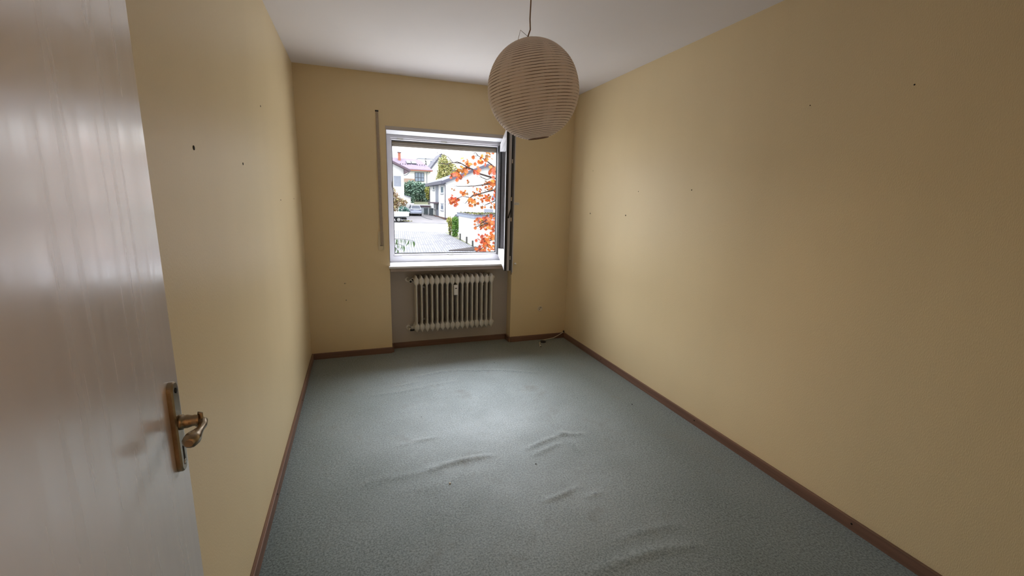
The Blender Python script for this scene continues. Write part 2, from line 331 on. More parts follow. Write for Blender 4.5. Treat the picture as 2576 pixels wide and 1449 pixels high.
MXT = mat('terracotta', (0.36, 0.13, 0.085), 0.9, 0.2, 5.0)
MXN = mat('window_dark_frame', (0.03, 0.035, 0.05), 0.5)
MXL = mat('window_glass_pale', (0.20, 0.25, 0.33), 0.08, 0.25, 0.8)
MXA = mat('grey_blue_panel', (0.22, 0.24, 0.29), 0.6, 0.1, 2.0)
MXC = mat('plinth_red', (0.13, 0.07, 0.06), 0.9, 0.2, 3.0)
MXM = mat('moss', (0.13, 0.13, 0.045), 1.0, 0.5, 6.0)
MXO = mat('post_concrete', (0.07, 0.07, 0.065), 0.9, 0.2, 10)
MXX = mat('bark', (0.055, 0.040, 0.035), 0.9, 0.4, 12.0)
def paver_mat():
    m = mat('herringbone_pavers', (0.155, 0.155, 0.17), 0.9); t = m.node_tree; b = t.nodes['Principled BSDF']
    tcn = t.nodes.new('ShaderNodeTexCoord'); mp = t.nodes.new('ShaderNodeMapping'); mp.inputs['Rotation'].default_value = (0, 0, math.radians(-85))
    t.links.new(tcn.outputs['Object'], mp.inputs[0])
    bk = t.nodes.new('ShaderNodeTexBrick'); bk.inputs['Scale'].default_value = 1.0; bk.inputs['Brick Width'].default_value = 0.8; bk.inputs['Row Height'].default_value = 0.20; bk.inputs['Mortar Size'].default_value = 0.022
    bk.inputs['Color1'].default_value = (0.215, 0.215, 0.24, 1); bk.inputs['Color2'].default_value = (0.145, 0.145, 0.165, 1); bk.inputs['Mortar'].default_value = (0.085, 0.085, 0.095, 1)
    t.links.new(mp.outputs[0], bk.inputs['Vector'])
    nz = t.nodes.new('ShaderNodeTexNoise'); nz.inputs['Scale'].default_value = 0.5; t.links.new(tcn.outputs['Object'], nz.inputs['Vector'])
    mxn = t.nodes.new('ShaderNodeMix'); mxn.data_type = 'RGBA'; mxn.blend_type = 'MULTIPLY'; mxn.inputs['Factor'].default_value = 0.5
    t.links.new(bk.outputs['Color'], mxn.inputs['A']); t.links.new(nz.outputs['Fac'], mxn.inputs['B']); 
    gm = t.nodes.new('ShaderNodeBrightContrast'); gm.inputs['Bright'].default_value = 0.03; t.links.new(mxn.outputs['Result'], gm.inputs[0]); t.links.new(gm.outputs[0], b.inputs['Base Color'])
    return m
# ---- ground
gp = [(-60, y, gz(y)) for y in (0.5, 20, 40, 60, 72, 78, 84, 100, 130, 170)]; k_ = len(gp)
gm_ = MB().add([(x, y, z - d) for d in (0, .3) for x in (-60, 110) for (_, y, z) in gp], [])
gf = []
for i in range(k_ - 1):
    gf += [(i, k_ + i, k_ + i + 1, i + 1), (2 * k_ + i, 2 * k_ + i + 1, 3 * k_ + i + 1, 3 * k_ + i)]
gm_.f = gf + [(0, 2 * k_, 3 * k_, k_), (k_ - 1, 2 * k_ - 1, 4 * k_ - 1, 3 * k_ - 1)]; gm_.sm = [False] * len(gm_.f)
struct(gm_.build('ground', MXG), 'garden ground rising towards the hill behind the houses', 'ground')
struct(slab([(-25, 8), (9.62, 8), (9.62, 30.6), (9.3, 37.5), (9.2, 41.5), (4.2, 43.6), (-25, 53)], .06, .03).build('paved_driveway', paver_mat()), 'driveway of small grey concrete pavers below the window', 'driveway')
struct(slab([(-25, 53.05), (4.2, 43.65), (9.2, 41.55), (10.4, 41.0), (30, 34), (30, 46), (12.2, 50.9), (5.0, 52.5), (-25, 60)], .06, .026).build('street', MXS), 'pale street crossing behind the paved driveway', 'street')
struct(slab([(-1, 54.1), (5.0, 52.75), (12.2, 51.1), (30, 46.2), (30, 56.9), (12.2, 57.2), (12.2, 71.3), (7.6, 71.3), (5.0, 60)], .06, .03).build('house_driveway', MXD), 'pinkish grey asphalt drive between the truck and the white house', 'driveway')
struct(slab([(-25, 60.02), (5.0, 52.52), (12.2, 50.92), (30, 46.02), (30, 46.18), (12.2, 51.08), (5.0, 52.73), (-25, 60.24)], .1, .05).build('kerb', MXK), 'dark kerb line on the far side of the street', 'kerb')
struct(slab([(9.70, 62.8), (9.85, 59.5), (10.35, 57.1), (10.5, 57.15), (10.02, 59.5), (9.86, 62.8)], .12, .07).build('kerb', MXK), 'curved kerb edge beside the parked car', 'kerb')
bed = slab([(7.1, 28.9), (8.9, 30.1), (9.75, 30.75), (9.85, 29.4), (9.0, 28.75)], .1, .09).build('flower_bed', mat('dark_mulch', (.045, .035, .035), 1, .4, 6)); struct(bed, 'dark wedge of mulch at the foot of the white garage', 'bed')
# ---- foliage
def leaf_quad(mb, p, s, rng):
    e = Euler((rng.uniform(-1, 1), rng.uniform(-1, 1), rng.uniform(0, 6.28))).to_matrix()
    vs = [p + e @ Vector(q) * s for q in ((0, -.5, 0), (.32, 0, .1), (0, .55, 0), (-.32, 0, .1))]
    mb.add(vs, [(0, 1, 2), (0, 2, 3)])
def crown(lobes, nleaf, size, rng):
    mb = MB(); tot = sum(r[0] * r[1] * r[2] for _, r in lobes)
    for c, r in lobes:
        for _ in range(int(nleaf * r[0] * r[1] * r[2] / tot)):
            while True:
                d = Vector((rng.uniform(-1, 1), rng.uniform(-1, 1), rng.uniform(-1, 1)))
                if 0.3 < d.length <= 1: break
            d = d.normalized() * (rng.uniform(0.55, 1.08))
            leaf_quad(mb, Vector(c) + Vector((d.x * r[0], d.y * r[1], d.z * r[2])), size * rng.uniform(.6, 1.3), rng)
    return mb
def leafmat(name, c1, c2):
    m = mat(name, c1, 0.6, scale=2.2, col2=c2, spec=.3); return m
MLV = {'laurel': leafmat('laurel_leaf', (.19, .285, .20), (.055, .105, .09)), 'teal': leafmat('teal_leaf', (.10, .21, .17), (.035, .09, .085)), 'autumn': leafmat('autumn_shrub_leaf', (.30, .28, .12), (.28, .14, .09)),
       'gold': leafmat('golden_leaf', (.36, .33, .07), (.13, .16, .04)), 'conifer': leafmat('yellowing_leaf', (.55, .48, .21), (.24, .29, .12)), 'bright': leafmat('bright_green_leaf', (.16, .30, .045), (.05, .12, .03)), 'cypress': leafmat('cypress_leaf', (.05, .065, .05), (.02, .03, .025))}
def bush(name, lab, cat, lobes, nleaf, size, mk, stems, group=None, seed=1):
    rng = random.Random(seed); (sx, sy) = stems[0]
    t = empty(name, (sx, sy, gz(sy))); tag(t, lab, cat, group)
    f = crown(lobes, nleaf, size, rng).build('foliage', MLV[mk], t, solid_normals=False); f['kind'] = 'stuff'
    top = max(lobes, key=lambda q: q[0][2])[0]
    for (x, y) in stems:
        MB().tube([(x, y, gz(y) - .1), ((x + top[0]) / 2, (y + top[1]) / 2, (gz(y) + top[2]) / 2), (top[0], top[1], top[2])], [.09, .06, .03], 7).build('trunk', MXX, t)
    return t
bush('laurel_hedge', 'large dark green evergreen shrub directly behind the parked car', 'shrub', [((9.55, 78.2, 2.7), (1.25, 1.2, 1.8)), ((10.25, 78.6, 3.5), (1.05, 1.2, 1.35)), ((9.6, 78.0, 1.4), (1.1, 1.0, 1.0))], 2600, .40, 'laurel', [(9.7, 78.4)], seed=2)
bush('laurel_hedge', 'dark green evergreen shrub against the left corner of the white house', 'shrub', [((11.6, 81.6, 2.9), (1.3, 1.1, 1.8)), ((13.2, 81.7, 2.7), (1.4, 1.0, 1.7)), ((12.2, 81.8, 3.7), (1.2, 1.0, 1.1))], 2900, .40, 'laurel', [(12.3, 81.6)], seed=3)
bush('golden_shrub', 'yellow green shrub under the left end of the dark roof', 'shrub', [((12.55, 73.8, 3.0), (.65, .6, .75)), ((12.65, 73.8, 2.2), (.55, .55, .8))], 500, .28, 'gold', [(12.6, 73.8)], seed=4)
bush('autumn_shrub', 'tall loose autumn shrub in pale green and rust behind the white truck', 'shrub', [((5.6, 59.7, 1.4), (.75, .6, 1.0)), ((6.3, 59.9, .9), (.8, .6, .75)), ((5.2, 59.6, .2), (.8, .5, .9)), ((7.0, 60, .95), (.45, .5, .45)), ((5.5, 59.7, 2.5), (.35, .4, .5))], 1500, .24, 'autumn', [(5.5, 59.7), (6.2, 59.9)], seed=5)
bush('teal_shrub', 'low blue green bush left of the parked car', 'shrub', [((6.5, 57.6, .12), (.6, .5, .42)), ((7.0, 57.8, -.25), (.45, .5, .6)), ((6.3, 57.6, -.45), (.5, .5, .45))], 700, .20, 'teal', [(6.6, 57.7)], seed=6)
bush('conifer', 'yellow green tree with a pointed crown rising behind the dark roof', 'tree', [((19.3, 95, 9.4), (1.1, 1.1, 1.9)), ((19.6, 95, 7.6), (1.6, 1.4, 1.6)), ((18.9, 95, 8.4), (.9, 1.0, 1.5)), ((20.6, 95, 7.2), (1.0, 1.0, 1.0)), ((18.9, 95, 6.2), (1.2, 1.0, 1.4)), ((21.4, 95, 8.2), (1.2, 1.0, 1.5)), ((22.2, 95, 7.0), (1.2, 1.0, 1.0)), ((20.4, 95, 9.2), (1.1, 1.0, 1.2)), ((19.5, 95, 11.0), (.45, .5, .7))], 2600, .46, 'conifer', [(19.5, 95)], seed=7)
bush('cypress', 'small dark pointed cypress beside the plum roof', 'tree', [((18.0, 112, 11.4), (.22, .2, 1.0)), ((18.0, 112, 9.3), (.38, .35, 1.7))], 300, .3, 'cypress', [(18.0, 112)], seed=8)
bush('garage_bush', 'bright green bush growing at the corner of the white garage', 'shrub', [((9.74, 38.6, -.62), (.34, .5, .52)), ((9.68, 38.4, -1.3), (.32, .45, .6)), ((9.60, 38.3, -1.85), (.26, .4, .3))], 1900, .14, 'bright', [(9.66, 38.4)], seed=9)
bush('garage_bush', 'olive dry shrub left of the bright green bush', 'shrub', [((9.30, 39.4, -.60), (.28, .4, .45)), ((9.36, 39.3, -1.3), (.24, .4, .6))], 700, .14, 'gold', [(9.34, 39.3)], seed=10)
gt_ = crown([((6.5, 54.2, gz(54.2) + .05), (.8, .25, .12))], 160, .16, random.Random(11)).build('grass_tuft', MLV['gold'], origin=(6.5, 54.2, gz(54.2)), solid_normals=False); tag(gt_, 'strip of yellow green grass behind the truck wheel', 'grass', None, 'stuff')

# ---- houses
def window_x(parent, x, y0, y1, z0, z1, name='window', sill=True, fm=None):      # in a wall facing -x
    f = MB(); f.box(x - .03, x + .05, y0, y0 + .1, z0, z1).box(x - .03, x + .05, y1 - .1, y1, z0, z1).box(x - .03, x + .05, y0, y1, z0, z0 + .08).box(x - .03, x + .05, y0, y1, z1 - .08, z1)
    f = f.build(name, fm or MXW, parent); MB().box(x - .012, x + .02, y0 + .1, y1 - .1, z0 + .08, z1 - .08).build('pane', MXL, f)
    MB().box(x - .05, x + .02, y0 - .05, y1 + .05, z1, z1 + .10).build('lintel_box', MXA, f)
    if sill: MB().box(x - .14, x + .02, y0 - .1, y1 + .1, z0 - .14, z0 - .07).build('sill', MXA, f)
    return f
hd_ = empty('house', (18.4, 64, gz(60))); tag(hd_, 'white two-storey house with a dark shallow gable roof', 'house')
w_ = MB(); w_.prism([(12.4, 57.3, -2.0), (24.4, 57.3, -2.0), (24.4, 57.3, 3.95), (18.4, 57.3, 6.38), (12.4, 57.3, 3.95)], (0, 13.5, 0)); w_.build('wall', MXW, hd_)
r_ = MB()
for sx in (-1, 1):
    e0 = 18.4 + sx * 6.62
    r_.prism([(18.4, 56.7, 6.36), (e0, 56.7, 3.72), (e0, 56.7, 4.08), (18.4, 56.7, 6.72)], (0, 14.9, 0))
r_.build('roof', MXR, hd_)
fb = MB(); fb.box(11.70, 11.80, 56.68, 71.65, 3.66, 4.12); fb.box(11.8, 12.42, 56.7, 71.6, 3.66, 3.74); fb.build('eave_fascia', MXF, hd_)
vb = MB(); vb.prism([(11.8, 56.62, 3.66), (18.4, 56.62, 6.28), (18.4, 56.62, 6.66), (11.8, 56.62, 4.06)], (0, .08, 0)); vb.prism([(25.0, 56.62, 3.66), (18.4, 56.62, 6.28), (18.4, 56.62, 6.66), (25.0, 56.62, 4.06)], (0, .08, 0)); vb.build('verge_board', MXF, hd_)
MB().box(12.33, 24.47, 57.23, 70.87, -2.0, -.98).build('plinth', MXC, hd_)
for yy in (57.22, 70.9): MB().tube([(12.33, yy, -1.3), (12.33, yy, 3.5), (11.85, yy, 3.75)], .06, 8).build('downpipe', MXF, hd_)
window_x(hd_, 12.4, 58.6, 60.9, 2.45, 3.45); window_x(hd_, 12.4, 66.3, 67.7, 3.05, 3.55); window_x(hd_, 12.4, 58.7, 60.9, .05, .95); window_x(hd_, 12.4, 65.7, 66.6, .05, .75)
MB().box(12.34, 12.42, 62.85, 65.2, 1.1, 3.7).build('stair_panel', MXA, hd_)
cp = MB().box(11.5, 12.42, 62.5, 67.3, .93, 1.12).build('door_canopy', MXB, hd_)
dd_ = MB().box(12.33, 12.42, 62.8, 64.6, -1.0, .93).build('door', MXA, hd_); MB().box(12.31, 12.34, 62.95, 64.45, 0.0, .85).build('pane', MXN, dd_)
MB().box(11.9, 12.4, 62.6, 65.0, -1.25, -.95).build('door_step', MXC, hd_)
wg = MB(); wg.box(19.2, 20.15, 57.24, 57.34, 1.68, 2.3); wg = wg.build('window', MXA, hd_); MB().box(19.27, 20.08, 57.22, 57.26, 1.74, 2.24).build('pane', MXL, wg)
MB().box(18.08, 19.42, 57.2, 57.34, -.12, .34).build('cellar_shutter', MXA, hd_)
MB().tube([(19.95, 57.2, -1.3), (19.95, 57.2, 5.4)], .07, 8).build('downpipe', MXA, hd_)

ha = empty('house', (1.0, 66, gz(64))); tag(ha, 'white house with a purple brown verge at the left edge of the window view', 'house')
MB().prism([(-5.2, 62, -1.6), (7.2, 62, -1.6), (7.2, 62, 5.75), (1.0, 62, 8.55), (-5.2, 62, 5.75)], (0, 9, 0)).build('wall', MXW, ha)
r_ = MB()
for sx in (-1, 1): r_.prism([(1.0, 61.2, 8.62), (1.0 + sx * 7.05, 61.2, 5.42), (1.0 + sx * 7.05, 61.2, 5.70), (1.0, 61.2, 8.95)], (0, 10.4, 0))
r_.build('roof', MXP, ha)
v_ = MB()
for sx in (-1, 1): v_.prism([(1.0, 61.12, 8.52), (1.0 + sx * 7.1, 61.12, 5.33), (1.0 + sx * 7.1, 61.12, 5.60), (1.0, 61.12, 8.80)], (0, .1, 0))
v_.prism([(7.22, 61.2, 5.0), (7.95, 61.2, 5.36), (7.22, 61.2, 5.75)], (0, .5, 0)); v_.build('verge_board', MXB, ha)
MB().tube([(8.0, 61.6, 5.35), (7.6, 61.7, 4.95), (7.22, 61.9, 4.85)], .05, 8).build('gutter_pipe', MXA, ha)
f = MB().ring((5.70, 6.86, 3.18, 4.80), (5.76, 6.80, 3.24, 4.74), 61.95, 62.02).build('window', MXW, ha); MB().box(5.76, 6.80, 61.97, 62.01, 3.24, 4.74).build('shutter_blind', MXA, f)

hb = empty('house', (13, 103, gz(100))); tag(hb, 'white house up the hill with a plum hipped roof, red chimney and two skylights', 'house')
MB().box(4.0, 17.0, 100.2, 109, 1.0, 8.4).build('wall', MXW, hb)
MB().add([(3.2, 99.4, 8.5), (17.7, 99.4, 8.2), (17.7, 109.8, 8.2), (3.2, 109.8, 8.5), (7.0, 104.6, 11.15), (15.3, 104.6, 10.85), (3.2, 99.4, 8.32), (17.7, 99.4, 8.02), (17.7, 109.8, 8.02), (3.2, 109.8, 8.32)],
         [(0, 1, 5, 4), (1, 2, 5), (2, 3, 4, 5), (3, 0, 4), (6, 9, 8, 7), (0, 6, 7, 1), (1, 7, 8, 2), (2, 8, 9, 3), (3, 9, 6, 0)]).build('roof', MXP, hb)
MB().box(3.2, 17.6, 99.32, 99.44, 7.92, 8.12).build('gutter', MXT, hb)
chm = MB().box(10.25, 10.85, 103.3, 103.9, 9.5, 12.1).build('chimney', MXT, hb); MB().box(10.12, 10.98, 103.17, 104.03, 12.1, 12.25).build('chimney_cap', MXB, chm)
def roof_b(x, t): return Vector((x, 99.4 + 5.2 * t, 8.35 + 2.6 * t))
for (xa, xb) in ((12.05, 13.05), (13.2, 14.3)):
    sk = MB(); q = [roof_b(xa, .46) , roof_b(xb, .46), roof_b(xb - .1, .72), roof_b(xa - .1, .72)]; sk.prism([p + Vector((0, -.03, .02)) for p in q], (0, -.06, .13)); sk = sk.build('skylight', MXN, hb)
    q = [roof_b(xa + .08, .49), roof_b(xb - .08, .49), roof_b(xb - .18, .70), roof_b(xa - .02, .70)]; MB().prism([p + Vector((0, -.09, .15)) for p in q], (0, -.02, .03)).build('pane', mat('skylight_glass', (.85, .88, .9), .6), sk)
for k in range(12):
    if 5 <= k <= 7: continue
    p = roof_b(10.0 + k * .55, .40); MB().box(p.x - .1, p.x + .1, p.y - .1, p.y + .06, p.z - .02, p.z + .16).build('snow_guard', MXB, hb)
wf = MB(); wf.box(13.6, 15.75, 100.08, 100.22, 5.6, 7.62); wf = wf.build('window', MXN, hb)
for i in range(3):
    for (za, zb) in ((5.7, 6.38), (6.5, 7.5)): MB().box(13.72 + i * .69, 14.27 + i * .69, 100.05, 100.1, za, zb).build('pane', MXL, wf)
MB().tube([(16.6, 99.5, 8.0), (16.35, 100.1, 7.6), (16.35, 100.1, 3)], .07, 8).build('downpipe', MXA, hb)
MB().box(10.8, 13.4, 98.6, 98.9, 2.0, 6.1).build('terrace_wall', mat('terrace_brown', (.33, .23, .18), .9, .2, 4), hb)

hc = empty('house', (22, 119, gz(115))); tag(hc, 'steep white gable with a dark verge between the plum roof and the yellow tree', 'house')
MB().prism([(19.6, 115, 3.0), (25.6, 115, 3.0), (25.6, 115, 9.3), (22.6, 115, 13.2), (19.6, 115, 9.3)], (0, 9, 0)).build('wall', MXW, hc)
v_ = MB()
for sx in (-1, 1): v_.prism([(22.6, 114.6, 13.1), (22.6 + sx * 3.45, 114.6, 8.7), (22.6 + sx * 3.45, 114.6, 9.35), (22.6, 114.6, 13.75)], (0, 9.6, 0))
v_.build('roof', MXF, hc)
he = empty('house', (19.5, 128, gz(126))); tag(he, 'pale flat-topped house wall just above the plum roof hip', 'house')
MB().box(17.9, 23.2, 126, 134, 4.0, 13.0).build('wall', MXW, he); MB().box(17.8, 23.3, 125.9, 134.1, 13.0, 13.2).build('roof', MXA, he)
f = MB().ring((21.4, 22.6, 11.8, 12.6), (21.48, 22.52, 11.88, 12.52), 125.93, 126.01).build('window', MXA, he); MB().box(21.48, 22.52, 125.96, 126.0, 11.88, 12.52).build('pane', MXL, f)

# ---- low garages and shed
ge = empty('garage', (10.9, 72.5, gz(71))); tag(ge, 'low garage with a pale up-and-over door beside the parked car', 'garage')
MB().box(9.75, 12.12, 70.1, 75.5, -1.2, .24).build('wall', MXW, ge); MB().box(9.6, 12.25, 69.8, 75.7, .24, .58).build('roof', MXB, ge); MB().box(9.6, 12.25, 69.76, 69.84, .5, .66).build('roof_edge', MXW, ge)
gd = MB().box(10.58, 11.97, 70.02, 70.12, -.86, .2)
for k in range(9): gd.box(10.62 + k * .148, 10.70 + k * .148, 69.99, 70.03, -.82, .16)
gd.build('garage_door', mat('pale_blue_metal', (.50, .55, .60), .5, .04, 2), ge); MB().box(10.55, 12.0, 70.0, 70.1, -.92, -.84).build('door_sill', MXK, ge)
MB().box(10.08, 10.18, 69.98, 70.1, -.85, .22).build('downpipe', MXA, ge)
sd_ = empty('shed', (8.6, 73, gz(72))); tag(sd_, 'small white lean-to with a tilted roof behind the parked car', 'shed')
MB().prism([(8.1, 72, -1.0), (9.3, 72, -1.0), (9.3, 72, 1.75), (8.1, 72, 2.1)], (0, 1.6, 0)).build('wall', MXW, sd_); MB().prism([(8.0, 71.8, 2.12), (9.4, 71.8, 1.74), (9.4, 71.8, 1.84), (8.0, 71.8, 2.24)], (0, 2.0, 0)).build('roof', MXA, sd_)
cp_ = empty('carport', (8.5, 68, gz(67))); tag(cp_, 'flat white carport roof over the front of the parked car', 'carport')
MB().box(7.75, 9.1, 66.2, 70.9, .70, .86).build('roof', MXW, cp_)
for (x, y) in ((7.8, 66.3), (7.8, 70.8), (9.9, 70.8)): MB().tube([(min(x, 9.05), y, gz(y)), (min(x, 9.05), y, .72)], .05, 8).build('post', MXA, cp_)

gfm = empty('garage', (11.8, 34, gz(34))); tag(gfm, 'white flat-roofed garage with blue grey roof edge and moss on top', 'garage')
MB().box(9.74, 14.2, 30.9, 37.1, -2.7, .02).build('wall', MXW, gfm); MB().box(9.62, 14.35, 30.75, 37.3, .02, .29).build('roof_edge', mat('blue_grey_metal', (.20, .23, .30), .5, .1, 2), gfm)
MB().box(9.58, 14.4, 30.7, 37.35, .29, .345).build('roof', MXF, gfm)
mo = MB(); rng_ = random.Random(5)
for _ in range(420):
    p = Vector((rng_.uniform(9.7, 14.2), rng_.uniform(30.9, 37.2), .35)); leaf_quad(mo, p, rng_.uniform(.12, .3), rng_)
mo.build('moss', MXM, gfm, solid_normals=False)['kind'] = 'stuff'
gg = empty('garage', (12, 28, gz(28))); tag(gg, 'second lower white garage half hidden by the orange leaves', 'garage')
MB().box(9.98, 14.2, 24.5, 30.7, -3.0, -.22).build('wall', MXW, gg); MB().box(9.86, 14.35, 24.3, 30.72, -.22, .06).build('roof_edge', MXF, gg)
for (x, y, h, lab) in ((9.50, 35.45, .62, 'dark grey concrete stub post by the bright green bush'), (9.52, 33.0, .62, 'dark grey concrete stub post in the middle of the garage wall'), (9.60, 31.2, .52, 'dark grey concrete stub post at the near garage corner')):
    o = MB().box(x - .07, x + .07, y - .07, y + .07, gz(y) - .1, gz(y) + h, .02).build('stub_post', MXO, origin=(x, y, gz(y))); tag(o, lab, 'post', 'stub posts along the garage wall')

# ---- wheelie bins
def bin_(x, y, lab):
    t = empty('wheelie_bin', (x, y, gz(y))); z = gz(y) + .03; tag(t, lab, 'bin', 'wheelie bins by the house wall')
    MB().prism([(x - .25, y - .3, z + .08), (x + .25, y - .3, z + .08), (x + .29, y - .36, z + 1.0), (x - .29, y - .36, z + 1.0)], (0, .66, 0)).build('body', mat('bin_green', (.075, .095, .105), .6, .1), t)
    MB().prism([(x - .32, y - .40, z + 1.0), (x - .32, y + .36, z + 1.0), (x - .30, y + .34, z + 1.10), (x - .30, y - .36, z + 1.07)], (.63, 0, 0)).build('lid', MXN, t)
    for sx in (-.24, .24): MB().lathe([(.1, -.03), (.1, .03)], (x + sx, y + .3, z + .09), 'x', 14).build('wheel', MDK, t)
bin_(11.02, 66.6, 'dark wheelie bin, the left one of the pair by the white house'); bin_(11.66, 65.3, 'grey green wheelie bin, the right one nearer the house door')

# ---- cars
def car(x0, y0, zb, paint, lab, parts=True):
    t = empty('car', (x0 + .88, y0 + 2.1, zb)); tag(t, lab, 'car')
    # cross sections along y (rear at y0): (y, half width, bottom, top)
    sec = [(0.0, .76, .34, .98), (.10, .86, .26, 1.03), (.8, .90, .24, 1.05), (2.2, .90, .24, 1.02), (3.3, .89, .24, .98), (4.0, .82, .27, .82), (4.28, .66, .34, .62)]
    mb = MB(); vs = []; fs = []
    for (y, w, b, h) in sec:
        c = x0 + .88
        for (px, pz) in ((-w * .9, b), (-w, b + .18), (-w, h - .22), (-w * .93, h - .03), (-w * .6, h), (w * .6, h), (w * .93, h - .03), (w, h - .22), (w, b + .18), (w * .9, b)): vs.append((c + px, y0 + y, zb + pz))
    for i in range(len(sec) - 1):
        for k in range(10): j = (k + 1) % 10; fs.append((i * 10 + k, i * 10 + j, (i + 1) * 10 + j, (i + 1) * 10 + k))
    fs += [tuple(range(10))[::-1], tuple((len(sec) - 1) * 10 + k for k in range(10))]
    mb.add(vs, fs); mb.build('body', paint, t)
    c = x0 + .88
    lo = [(-.80, .05), (.80, .05), (.82, 2.9), (-.82, 2.9)]; hi = [(-.60, .38), (.60, .38), (.62, 2.05), (-.62, 2.05)]
    v = [(c + a, y0 + b, zb + 1.0) for a, b in lo] + [(c + a, y0 + b, zb + 1.56) for a, b in hi] + [(c + a * .8, y0 + b * .8 + .28, zb + 1.63) for a, b in hi]
    MB().add(v, [(0, 1, 5, 4), (1, 2, 6, 5), (2, 3, 7, 6), (3, 0, 4, 7), (4, 5, 9, 8), (5, 6, 10, 9), (6, 7, 11, 10), (7, 4, 8, 11), (8, 9, 10, 11), (3, 2, 1, 0)]).build('cabin', paint, t)
    def glass_q(name, q):
        MB().prism([Vector(p) for p in q[:4]], q[4]).build(name, MXN if name != 'rear_window' else mat('car_rear_glass', (.045, .06, .10), .15, .4, 1.5), t)
    glass_q('rear_window', [(c - .68, y0 + .09, zb + 1.08), (c + .68, y0 + .09, zb + 1.08), (c + .55, y0 + .34, zb + 1.52), (c - .55, y0 + .34, zb + 1.52), (0, -.03, .015)])
    for sx in (-1, 1):
        glass_q('side_window', [(c + sx * .792, y0 + .5, zb + 1.09), (c + sx * .80, y0 + 2.6, zb + 1.09), (c + sx * .645, y0 + 2.0, zb + 1.5), (c + sx * .635, y0 + .6, zb + 1.5), (sx * .02, 0, .008)])
        MB().box(c + sx * .62 - .20, c + sx * .62 + .20, y0 - .03, y0 + .08, zb + .80, zb + .93, .02).build('tail_light', mat('tail_lamp_dark', (.10, .09, .16), .3), t)
        for yy in (.75, 3.35):
            wh = MB().lathe([(.20, -.11), (.33, -.11), (.34, -.06), (.34, .06), (.33, .11), (.20, .11)], (c + sx * .80, y0 + yy, zb + .34), 'x', 20).build('wheel', MDK, t)
            MB().lathe([(.2, 0), (.19, sx * .02), (.05, sx * .03)], (c + sx * .905, y0 + yy, zb + .34), 'x', 16).build('wheel_rim', MCH, wh)
    MB().box(c - .5, c + .5, y0 - .035, y0 + .03, zb + .855, zb + .885).build('trim_strip', MXN, t)
    MB().box(c - .80, c + .80, y0 - .03, y0 + .12, zb + .50, zb + .54).build('bumper_line', MXN, t)
    MB().box(c - .74, c + .74, y0 - .0, y0 + .1, zb + .20, zb + .36).build('rear_skirt', MDK, t)
    return t
car(8.18, 63.4, gz(64.5) + .03, mat('silver_blue_paint', (.42, .46, .58), .3, .05, 2), 'pale silver blue car parked on the drive, seen from behind')
car(11.25, 44.6, gz(46.5) + .03, mat('dark_paint', (.04, .05, .055), .3), 'dark car whose roof shows behind the garage bush')

# ---- flatbed truck
tk = empty('flatbed_truck', (4.8, 53.5, gz(53))); tag(tk, 'small white flatbed truck cut off by the left side of the window', 'truck')
zt = gz(53)
MTW = mat('truck_white', (.74, .76, .75), .5, .03, 3)
tb = MB(); tb.box(2.9, 6.85, 52.55, 52.63, -.72, -.14).box(2.9, 6.85, 54.5, 54.58, -.72, -.14).box(6.77, 6.85, 52.55, 54.58, -.72, -.27).box(2.9, 2.98, 52.55, 54.58, -.72, -.02).box(2.9, 6.85, 52.55, 54.58, -.76, -.66); tb.build('load_bed', MTW, tk)
MB().box(3.1, 6.7, 52.52, 52.56, -.46, -.43).build('side_rail', MXA, tk); MB().box(2.9, 6.85, 52.53, 54.6, -.79, -.745).build('bed_edge', MXN, tk)
MB().box(1.0, 6.4, 53.0, 53.2, -1.0, -.78).box(1.0, 6.4, 53.9, 54.1, -1.0, -.78).box(6.0, 6.5, 52.8, 54.3, -1.12, -.85).build('chassis', MDK, tk)
for x in (5.5, 1.9):
    for y in (52.72, 54.35):
        wh = MB().lathe([(.17, -.12), (.30, -.12), (.315, -.07), (.315, .07), (.30, .12), (.17, .12)], (x, y, zt + .345), 'y', 22).build('wheel', MDK, tk)
        MB().lathe([(.20, -.10), (.19, -.125), (.10, -.11), (.05, -.13)], (x, y, zt + .345), 'y', 18).build('wheel_rim', MTW, wh)
MB().tube([(5.5 + .44 * math.cos(a), 52.68, zt + .345 + .42 * math.sin(a)) for a in [math.pi * k / 10 for k in range(11)]], .03, 6).build('mudguard', MXN, tk)
MB().box(4.1, 4.95, 52.9, 53.2, -1.18, -.8).build('tool_box', MXN, tk)
cbm = MB().prism([(1.0, 52.6, -1.05), (2.75, 52.6, -1.05), (2.75, 52.6, .62), (1.75, 52.6, .62), (1.25, 52.6, -.1), (1.0, 52.6, -.25)], (0, 1.95, 0)); cbm.build('cab', MTW, tk); MB().prism([(1.5, 52.58, -.1), (2.5, 52.58, -.1), (2.5, 52.58, .45), (1.85, 52.58, .45)], (0, .03, 0)).build('side_window', MXN, tk)

